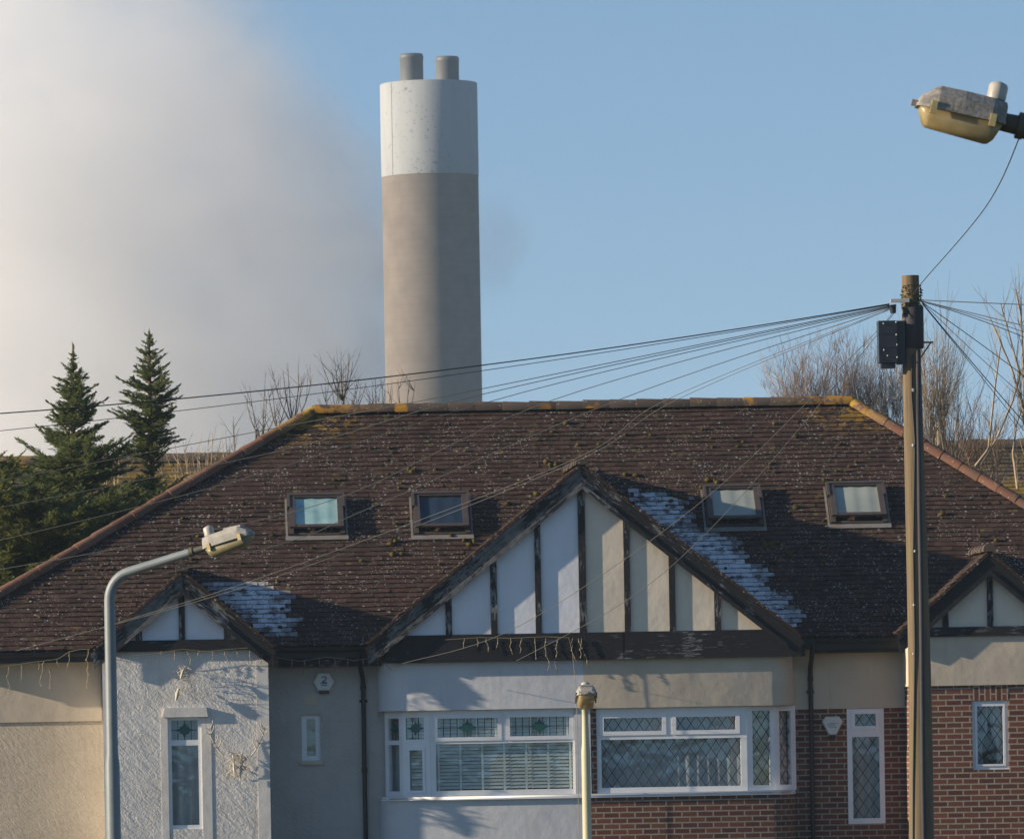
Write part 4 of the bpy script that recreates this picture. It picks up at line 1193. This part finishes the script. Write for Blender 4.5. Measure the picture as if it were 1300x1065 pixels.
# ------------------------------------------------------------------ houses behind
def back_house(label, x0, x1, ridge_px, Yr, half, pitch, seed):
    """gable-ended house with its ridge along x"""
    rg = random.Random(seed)
    zr = P(ridge_px[0], ridge_px[1], Yr).z
    ze = zr - half * math.tan(pitch)
    h = thing('house', label, 'house', ((x0 + x1) / 2, Yr, 0), 0, 'houses behind the bungalows')
    mb = MB(); mb.box(x0 + .3, x1 - .3, Yr - half + .4, Yr + half - .4, 0, ze + .1)
    for xx in (x0 + .3, x1 - .55):
        mb.add([(xx, Yr - half + .4, ze + .1), (xx, Yr + half - .4, ze + .1), (xx, Yr, zr - .12), (xx + .25, Yr - half + .4, ze + .1), (xx + .25, Yr + half - .4, ze + .1), (xx + .25, Yr, zr - .12)], [(0, 2, 1), (3, 4, 5), (0, 3, 5, 2), (1, 2, 5, 4)])
    mb.build('wall', M['render_cream'], h)
    c_, s_ = math.cos(pitch), math.sin(pitch)
    mb = MB(); vm = half / c_
    tiles(mb, Vector((0, Yr - half, ze)), Vector((1, 0, 0)), Vector((0, c_, s_)), Vector((0, -s_, c_)), vm, lambda v: x0, lambda v: x1, rg, .12, .18)
    mb.add([(x0, Yr - half, ze - .02), (x1, Yr - half, ze - .02), (x1, Yr, zr - .02), (x0, Yr, zr - .02)], [(0, 1, 2, 3)])
    mb.add([(x0, Yr, zr), (x1, Yr, zr), (x1, Yr + half, ze), (x0, Yr + half, ze)], [(0, 1, 2, 3)])
    rf = mb.build('roof', M['tile_mossy'], h)
    cap_line(Vector((x0, Yr, zr)), Vector((x1, Yr, zr)), .12, .45, rg).build('ridge_cap', M['ridge_back'], rf)
    mb = MB()
    for xx in (x0 + 1.5, x1 - 2.8):
        mb.box(xx, xx + 1.3, Yr - half + .36, Yr - half + .42, 1.0, 2.2)
    mb.build('window', M['white_up'], h)
t = NT('mossy old tiles')
rn = t.attr('rnd'); col = t.mix(rn, (.075, .058, .045), (.13, .10, .075))
x, y, z = t.xyz()
col = t.mix(t.ramp(t.noise(2.2, 5, .65), .46, .62), col, (.26, .17, .03))
col = t.mix(t.math('MULTIPLY', t.ramp(t.vor(7.0), .3, .2), t.ramp(t.noise(3, 3), .5, .6)), col, (.36, .32, .22))
col = t.mix(t.ramp(t.noise(1.1, 4, vec=t.map(loc=(4, 4, 1))), .5, .65, 0, .7), col, (.06, .06, .025))
M['tile_mossy'] = t.fin(col, .9, t.bump(t.noise(40, 4), .4, .01), .2)
xl0, xl1 = P(-160, 590, 126).x, P(420, 585, 126).x
back_house('house behind the conifers, its mossy roof showing between them', xl0, xl1, (200, 584), 128.0, 4.2, R(40), 5)
xr0, xr1 = P(1120, 570, 126).x, P(1560, 570, 126).x
back_house('house behind the bare trees at the right edge with lichened roof', xr0, xr1, (1250, 566), 128.0, 4.2, R(40), 6)

# ------------------------------------------------------------------ conifers
def conifer(label, px, py_top, Y, prof, seed, mat_, zlow=3.2, tip_lean=0.0, extra=(), dens=1.0, lf=(.075, .15)):
    """prof: list of (height above ground m, radius m); sprays of short scale-leaf twigs on whorled branches"""
    rg = random.Random(seed)
    tpt = P(px, py_top, Y); h = tpt.z; x0_ = tpt.x - tip_lean
    tr = thing('conifer_tree', label, 'tree', (x0_, Y, 0), 0, 'conifers left of the bungalows')
    axis = lambda z_: Vector((x0_ + tip_lean * max(0, (z_ - h * .75) / (h * .25)) ** 2, Y, z_))
    mb = MB(); zs = [h * i / 12 for i in range(13)]
    mb.tube([axis(z_) for z_ in zs], [.16 * (1 - i / 12.6) + .006 for i in range(13)], 7)
    def rad(z_):
        for (a, ra), (b_, rb) in zip(prof[:-1], prof[1:]):
            if a <= z_ <= b_: return ra + (rb - ra) * (z_ - a) / (b_ - a)
        return 0
    fol = MB()
    def spray(p, d, size):
        d = d.normalized(); side = d.cross(Vector((rg.gauss(0, .35), rg.gauss(0, .35), 1))).normalized(); up_ = side.cross(d)
        shade = rg.random()
        n_ = 6
        for i in range(n_):
            f = i / n_
            for sg in (-1, 1):
                q = p + d * size * f
                dd = (d * rg.uniform(.7, 1.1) + side * sg * rg.uniform(.45, .9) * (1 - f * .5) + up_ * rg.uniform(-.3, .25)).normalized()
                L = size * rg.uniform(.35, .65) * (1.1 - f * .6); wv = dd.cross(up_ + Vector((rg.uniform(-.9, .9), rg.uniform(-.9, .9), 0))).normalized() * rg.uniform(.0055, .0115)
                fol.add([q - wv * .6, q + dd * L * .5 - wv, q + dd * L, q + dd * L * .5 + wv], [(0, 1, 2, 3)], 0, False, rnd=min(1, max(0, shade * .7 + rg.uniform(-.1, .4))))
        q = p + d * size; wv = side * .012
        fol.add([p + d * size * .55 - wv, q, p + d * size * .55 + wv], [(0, 1, 2)], 0, False, rnd=shade)
    def branch(z_, az, L, rise):
        p0 = axis(z_); hd = Vector((math.cos(az), math.sin(az), 0))
        pts = []; n_ = 6
        for i in range(n_ + 1):
            f = i / n_
            pts.append(p0 + hd * (L * f) + Vector((0, 0, L * (rise * f + .20 * f * f - .22 * f))))
        mb.tube(pts, [.011 * (1 - .8 * i / n_) + .002 for i in range(n_ + 1)], 4)
        ns = max(5, int(L / .017 * dens))
        for i in range(ns):
            f = rg.uniform(.10, 1.0)
            k = min(int(f * n_), n_ - 1); q = pts[k].lerp(pts[k + 1], f * n_ - k)
            dv = (pts[k + 1] - pts[k]).normalized()
            a2 = rg.choice((-1, 1)) * rg.uniform(.2, 1.15)
            dd = dv * math.cos(a2) + dv.cross(Vector((0, 0, 1))) * math.sin(a2) + Vector((0, 0, rg.uniform(-.35, .5)))
            spray(q, dd, min(.24, .055 + .40 * L * (1 - f)) * rg.uniform(.6, 1.15))
        spray(pts[-1] - (pts[-1] - pts[-2]) * .5, pts[-1] - pts[-2], rg.uniform(.05, .10))
    z_ = zlow
    while z_ < h - .08:
        r_ = rad(z_)
        nb = 6 if r_ > .5 else 5 if r_ > .2 else 4
        a0 = rg.uniform(0, 6.28)
        if r_ > .01:
            for k in range(nb):
                branch(z_ + rg.uniform(-.04, .04), a0 + 6.28 * k / nb + rg.uniform(-.4, .4), r_ * (rg.choice((.4, .6, .75, .85, 1.0, 1.1, 1.25)) if rg.random() < .92 else 1.5), rg.uniform(.0, .75))
        z_ += .065 if r_ < .5 else .085
    for zz, az, L, rise in extra: 
        for k in range(3): branch(zz + .06 * k, az + rg.uniform(-.12, .12), L * (1 - .14 * k), rise)
    for i in range(9): spray(axis(h - .04 - .055 * i), Vector((rg.uniform(-.3, .3), rg.uniform(-.3, .3), 1)), .08)
    mb.build('trunk', M['bark'], tr)
    fol.build('crown', mat_, tr)
    return tr
hz_ = lambda py, Y=112: P(100, py, Y).z
Y1 = 112.0
conifer('tallest left conifer with a thin leaning tip and a broad skirt', 93, 437, Y1,
        [(3.0, 1.35), (hz_(700), 1.30), (hz_(640), 1.12), (hz_(600), .78), (hz_(560), .60), (hz_(530), .42), (hz_(500), .32), (hz_(476), .17), (hz_(462), .02), (hz_(437), .0)], 11, M['conifer'], 4.2, .03)
conifer('slim upright conifer nearest the chimney with a side arm reaching left', 189, 420, 113.0,
        [(3.0, .75), (hz_(690), .62), (hz_(640), .50), (hz_(612), .16), (hz_(590), .12), (hz_(575), .38), (hz_(545), .44), (hz_(510), .42), (hz_(490), .36), (hz_(460), .24), (hz_(435), .09), (hz_(420), .0)], 12, M['conifer'], 4.2, .0,
        [(hz_(540), math.pi, .72, .42), (hz_(575), math.pi * 1.02, .70, .12), (hz_(560), .1, .55, .1)])
conifer('broad dark conifer cut off by the left edge', -12, 575, 110.0,
        [(3.0, 1.2), (hz_(720), 1.1), (hz_(660), .85), (hz_(620), .6), (hz_(590), .3), (hz_(575), .05)], 13, M['conifer_olive'], 3.8)
conifer('low bushy conifer between the two tall ones', 140, 640, 110.5,
        [(3.0, 1.0), (hz_(730), .95), (hz_(690), .8), (hz_(660), .5), (hz_(640), .1)], 14, M['conifer_olive'], 3.8)
conifer('low bushy conifer filling the corner above the left hip', 50, 618, 109.6,
        [(3.0, 1.0), (hz_(730), 1.0), (hz_(690), .9), (hz_(650), .6), (hz_(618), .1)], 15, M['conifer_olive'], 3.8)
conifer('small conifer low behind the slim one, close to the hip tiles', 205, 612, 111.5,
        [(3.0, .6), (hz_(690), .5), (hz_(650), .36), (hz_(612), .06)], 16, M['conifer'], 4.2)

# ------------------------------------------------------------------ bare trees
def shoot(mb, p, d, L, r0, rg, sub, curve=.15, n=5, sides=3, lift=.25):
    pts = [p.copy()]; d = d.normalized(); q = p.copy()
    for i in range(n):
        d = (d + Vector((rg.gauss(0, curve), rg.gauss(0, curve), lift * .3 + rg.gauss(0, curve * .5)))).normalized()
        q = q + d * (L / n); pts.append(q.copy())
    mb.tube(pts, [r0 * (1 - .8 * i / n) for i in range(n + 1)], sides, 0, False, False)
    for s_ in range(sub):
        f = rg.uniform(.15, .85); k = min(int(f * n), n - 1); b_ = pts[k].lerp(pts[k + 1], f * n - k)
        dv = (pts[k + 1] - pts[k]).normalized(); a = rg.uniform(0, 6.28)
        sd = dv.cross(Vector((math.cos(a), math.sin(a), .2))).normalized()
        shoot(mb, b_, dv * .8 + sd * rg.uniform(.4, .8), L * rg.uniform(.25, .5) * (1.15 - f), r0 * .55, rg, max(0, sub // 3), curve, 4, 3, lift)
def bare_tree(label, stems, Y, seed, mat_, twig_fn, group='bare winter trees behind the roof'):
    rg = random.Random(seed)
    b_ = P(stems[0][0], 560, Y)
    tr = thing('bare_tree', label, 'tree', (b_.x, Y, 0), 0, group)
    mb = MB()
    for px, py, r_ in stems:
        q = P(px, py, Y); mb.tube([(b_.x + (q.x - b_.x) * .3, Y, 0), (b_.x + (q.x - b_.x) * .6, Y, q.z * .5), q], [r_ * 1.5, r_ * 1.2, r_], 7)
    mb.build('trunk', mat_, tr)
    mb = MB(); twig_fn(mb, rg, Y); mb.build('crown', mat_, tr)
    return tr
def fan(heads, n, Lr, spread, r0, sub, curve=.06, lift=.25):
    def fn(mb, rg, Y):
        for (px, py, k) in heads:
            c = P(px, py, Y)
            for i in range(int(n * k)):
                a = rg.gauss(0, spread); b2 = rg.gauss(0, spread)
                st_ = c + Vector((rg.uniform(-.12, .12), rg.uniform(-.12, .12), rg.uniform(-.25, .1)))
                shoot(mb, st_, Vector((math.sin(a), math.sin(b2), 1)), rg.uniform(*Lr), r0 * rg.uniform(.7, 1.2), rg, sub, curve, 6, 3, lift)
    return fn
bare_tree('dense reddish bare tree left of the pole above the ridge end', [(1035, 545, .06), (1085, 545, .07), (1125, 545, .06), (1000, 540, .05)], 118.0, 21, M['twig_red'],
          fan([(1000, 530, .7), (1030, 535, 1), (1062, 535, 1.1), (1095, 535, 1.1), (1122, 540, 1.0), (1142, 545, .7)], 46, (.6, 2.0), .38, .0062, 9))
bare_tree('pollarded tree with a thick stub and pale shoots right of the pole', [(1192, 535, .11)], 114.0, 22, M['twig_pale'],
          fan([(1190, 540, 1.2), (1176, 560, .5), (1206, 585, .6), (1180, 575, .5)], 36, (.6, 2.6), .26, .0082, 6, .035))
bare_tree('thin spreading bare tree further right over the lichened roof', [(1245, 600, .05), (1265, 600, .04)], 117.0, 23, M['twig_red'],
          fan([(1215, 590, .8), (1238, 595, 1.0), (1262, 600, .9)], 36, (.5, 1.8), .48, .0062, 7, .06))
def tall_right(mb, rg, Y):
    for path in ([(1238, 592), (1255, 570), (1262, 500), (1270, 440)], [(1245, 590), (1266, 555), (1285, 510), (1300, 460), (1312, 420)], [(1310, 640), (1302, 560), (1293, 470), (1280, 420), (1270, 385)],
                 [(1304, 640), (1302, 540), (1298, 450), (1296, 380)], [(1292, 620), (1286, 575), (1290, 540), (1302, 505)], [(1310, 560), (1285, 470), (1262, 415)], [(1316, 600), (1300, 480), (1296, 400), (1290, 372)]):
        pts = [P(a, b_, Y) for a, b_ in path]
        mb.tube(pts, [.026 * (1 - .75 * i / len(pts)) for i in range(len(pts))], 5)
        for i in range(len(pts) - 1):
            for k in range(5):
                q = pts[i].lerp(pts[i + 1], rg.random())
                shoot(mb, q, (pts[i + 1] - pts[i]).normalized() + Vector((rg.gauss(0, .6), rg.gauss(0, .5), rg.uniform(0, .5))), rg.uniform(.3, .8), .007, rg, 2, .08, 4)
bare_tree('tall bare tree with long leaning limbs at the right edge', [(1312, 620, .06)], 112.0, 24, M['twig_pale'], tall_right)
def candelabra(heads):
    def fn(mb, rg, Y):
        for px, py, top, wd, n in heads:
            c = P(px, py, Y); hgt = (py - top) * Y / F
            for i in range(n):
                f = (i + .5) / n * 2 - 1
                e = Vector((f * wd * Y / F + rg.gauss(0, .04), rg.uniform(-.3, .3), hgt * rg.uniform(.65, 1.0) * (1 - .25 * abs(f))))
                m_ = Vector((e.x * .75, e.y * .7, e.z * .38))
                pts = []
                for k in range(7):
                    t_ = k / 6; pts.append(c + m_ * (2 * t_ * (1 - t_)) + e * t_ * t_)
                mb.tube(pts, [.014 * (1 - .8 * k / 6) for k in range(7)], 4, 0, False, False)
                for s_ in range(4):
                    k = rg.randint(1, 5); q = pts[k]
                    shoot(mb, q, Vector((rg.gauss(0, .6), rg.gauss(0, .5), 1)), rg.uniform(.2, .55), .006, rg, 1, .07, 4)
    return fn
bare_tree('spindly bare shrub rising just left of the ridge end', [(330, 560, .025), (325, 545, .02)], 111.0, 31, M['twig_grey'], candelabra([(332, 560, 478, 26, 5), (300, 600, 512, 6, 2)]), 'bare shrubs behind the left hip')
bare_tree('bare shrub above the left end of the ridge with forked uprights', [(375, 535, .03)], 111.5, 32, M['twig_grey'], candelabra([(372, 540, 450, 32, 6), (352, 545, 480, 16, 3)]), 'bare shrubs behind the left hip')
bare_tree('candelabra shaped bare shrub standing between ridge end and chimney', [(436, 505, .016)], 112.0, 33, M['twig_grey'], candelabra([(434, 508, 440, 20, 7), (434, 545, 465, 36, 8), (478, 545, 458, 16, 4)]), 'bare shrubs behind the left hip')
bare_tree('lowest bare shrub whose twigs cross the chimney foot', [(512, 545, .02)], 112.5, 34, M['twig_grey'], candelabra([(512, 545, 470, 20, 4), (490, 545, 480, 10, 3)]), 'bare shrubs behind the left hip')
bare_tree('bare shrub before the mossy roof beside the slim conifer', [(250, 640, .03)], 116.0, 35, M['twig_pale'], candelabra([(250, 640, 540, 40, 9), (262, 640, 535, 22, 6), (228, 650, 560, 20, 5), (290, 620, 545, 14, 4)]), 'bare shrubs behind the left hip')
bare_tree('bare sapling between the two tall conifers', [(150, 650, .02)], 115.0, 36, M['twig_pale'], candelabra([(148, 640, 525, 18, 4), (135, 620, 560, 20, 4)]), 'bare shrubs behind the left hip')

# ------------------------------------------------------------------ chimney
YC = 700.0
k = YC / F
cb = P(549.5, 512, YC); ct_ = P(545.5, 107, YC)
cxx = (cb.x + ct_.x) / 2; rc = 61.3 * k
zt_ = ct_.z; zband_ = P(546, 225, YC).z
ch = thing('chimney_stack', 'tall concrete chimney with a pale painted top and two grey flues', 'chimney', (cxx, YC, 0))
mb = MB(); mb.lathe((cxx, YC, 0), [(rc * 1.05, 0), (rc, zband_ * .5), (rc, zband_)], 72); mb.build('shaft', M['concrete'], ch)
mb = MB(); mb.lathe((cxx, YC, 0), [(rc + .04, zband_ + .002), (rc + .04, zt_ - .06), (rc - .02, zt_), (rc * .3, zt_ + .05)], 72); pb = mb.build('painted_top', M['paint'], ch)
mb = MB()
for px in (497,):
    dx = (px - 545.5) * k; yy = YC - math.sqrt(max(0, (rc + .06) ** 2 - dx * dx))
    mb.box(cxx + dx - .025, cxx + dx + .025, yy - .0, yy + .06, zband_ + .1, zt_ - .1)
mb.build('seam', M['paint'], pb)
for px, py, yo_, hh in ((522, 69, -rc * .35, 0), (567.5, 72.5, rc * .25, 0)):
    q = P(px, py, YC + yo_); rf = 14.9 * k
    mb = MB(); mb.lathe((q.x, YC + yo_, 0), [(rf, zt_ - 1), (rf, q.z - .55), (rf * 1.03, q.z - .5), (rf * 1.03, q.z - .22), (rf * .93, q.z), (rf * .8, q.z), (rf * .78, q.z - 1.0)], 36)
    mb.build('flue', M['flue'], ch)

# ------------------------------------------------------------------ steam plume behind the chimney
mb = MB(); mb.box(-60, 62, 800, 890, .5, 135)
t = NT('steam')
x, y, z = t.xyz()
edge = t.ramp(z, 60, 99, 32.0, 12.5, True)
big = t.noise(.045, 4, .55); mid = t.noise(.085, 5, .6, t.map(loc=(11, 3, 7)), .4)
wob = t.math('MULTIPLY', t.math('SUBTRACT', big, .5), 24.0)
fine = t.noise(.16, 4, .62, t.map(loc=(2, 9, 5)), .6)
wob2 = t.math('ADD', t.math('MULTIPLY', t.math('SUBTRACT', mid, .5), 16.0), t.math('MULTIPLY', t.math('SUBTRACT', fine, .5), 9.0))
f = t.math('ADD', t.math('SUBTRACT', edge, x), t.math('ADD', wob, wob2))
f = t.ramp(f, -3.0, 14.0, 0, 1, True)
f = t.math('MULTIPLY', f, t.ramp(t.math('ADD', x, wob), -48, -30, 0, 1, True))
# a thin wisp drifting right of the chimney
dx_ = t.math('DIVIDE', t.math('SUBTRACT', x, 41.0), 5.5); dz_ = t.math('DIVIDE', t.math('SUBTRACT', z, 63.0), 7.5)
wd = t.ramp(t.math('ADD', t.math('MULTIPLY', dx_, dx_), t.math('MULTIPLY', dz_, dz_)), 1.0, .0, 0, .16, True)
wd = t.math('MULTIPLY', wd, t.ramp(fine, .4, .62))
f = t.math('ADD', f, wd)
yf = t.math('MULTIPLY', t.ramp(y, 800, 820, 0, 1, True), t.ramp(y, 890, 870, 0, 1, True))
dens = t.math('MULTIPLY', t.math('MULTIPLY', f, yf), t.math('MULTIPLY', t.ramp(t.math('ADD', mid, t.math('MULTIPLY', fine, .4)), .52, .86, .004, .10), t.ramp(z, 62, 100, 1, .45, True)))
pv = t.node('ShaderNodeVolumePrincipled', {'Color': (.92, .918, .922, 1), 'Density': dens, 'Anisotropy': 0.0})
t.L(pv.outputs[0], t.out.inputs['Volume'])
mb.build('steam_plume', t.m, None, 'broad pale steam plume filling the sky left of the chimney', 'steam', None, 'stuff')
mb = MB(); mb.box(-2700, 2700, -400, 3000, -1, 136)
t = NT('haze')
pv = t.node('ShaderNodeVolumePrincipled', {'Color': (.45, .74, 1.0, 1), 'Density': .00006, 'Anisotropy': 0.0})
t.L(pv.outputs[0], t.out.inputs['Volume'])
mb.build('haze', t.m, None, None, None, None, 'stuff')
mb = MB(); mb.box(-2700, 2700, -400, 3000, -1, 136)
t = NT('haze')
pv = t.node('ShaderNodeVolumePrincipled', {'Color': (.70, .84, 1.0, 1), 'Density': .00013, 'Anisotropy': 0.0})
t.L(pv.outputs[0], t.out.inputs['Volume'])
mb.build('haze', t.m, None, None, None, None, 'stuff')
S.cycles.volume_step_rate = 1.0
S.cycles.volume_max_steps = 256
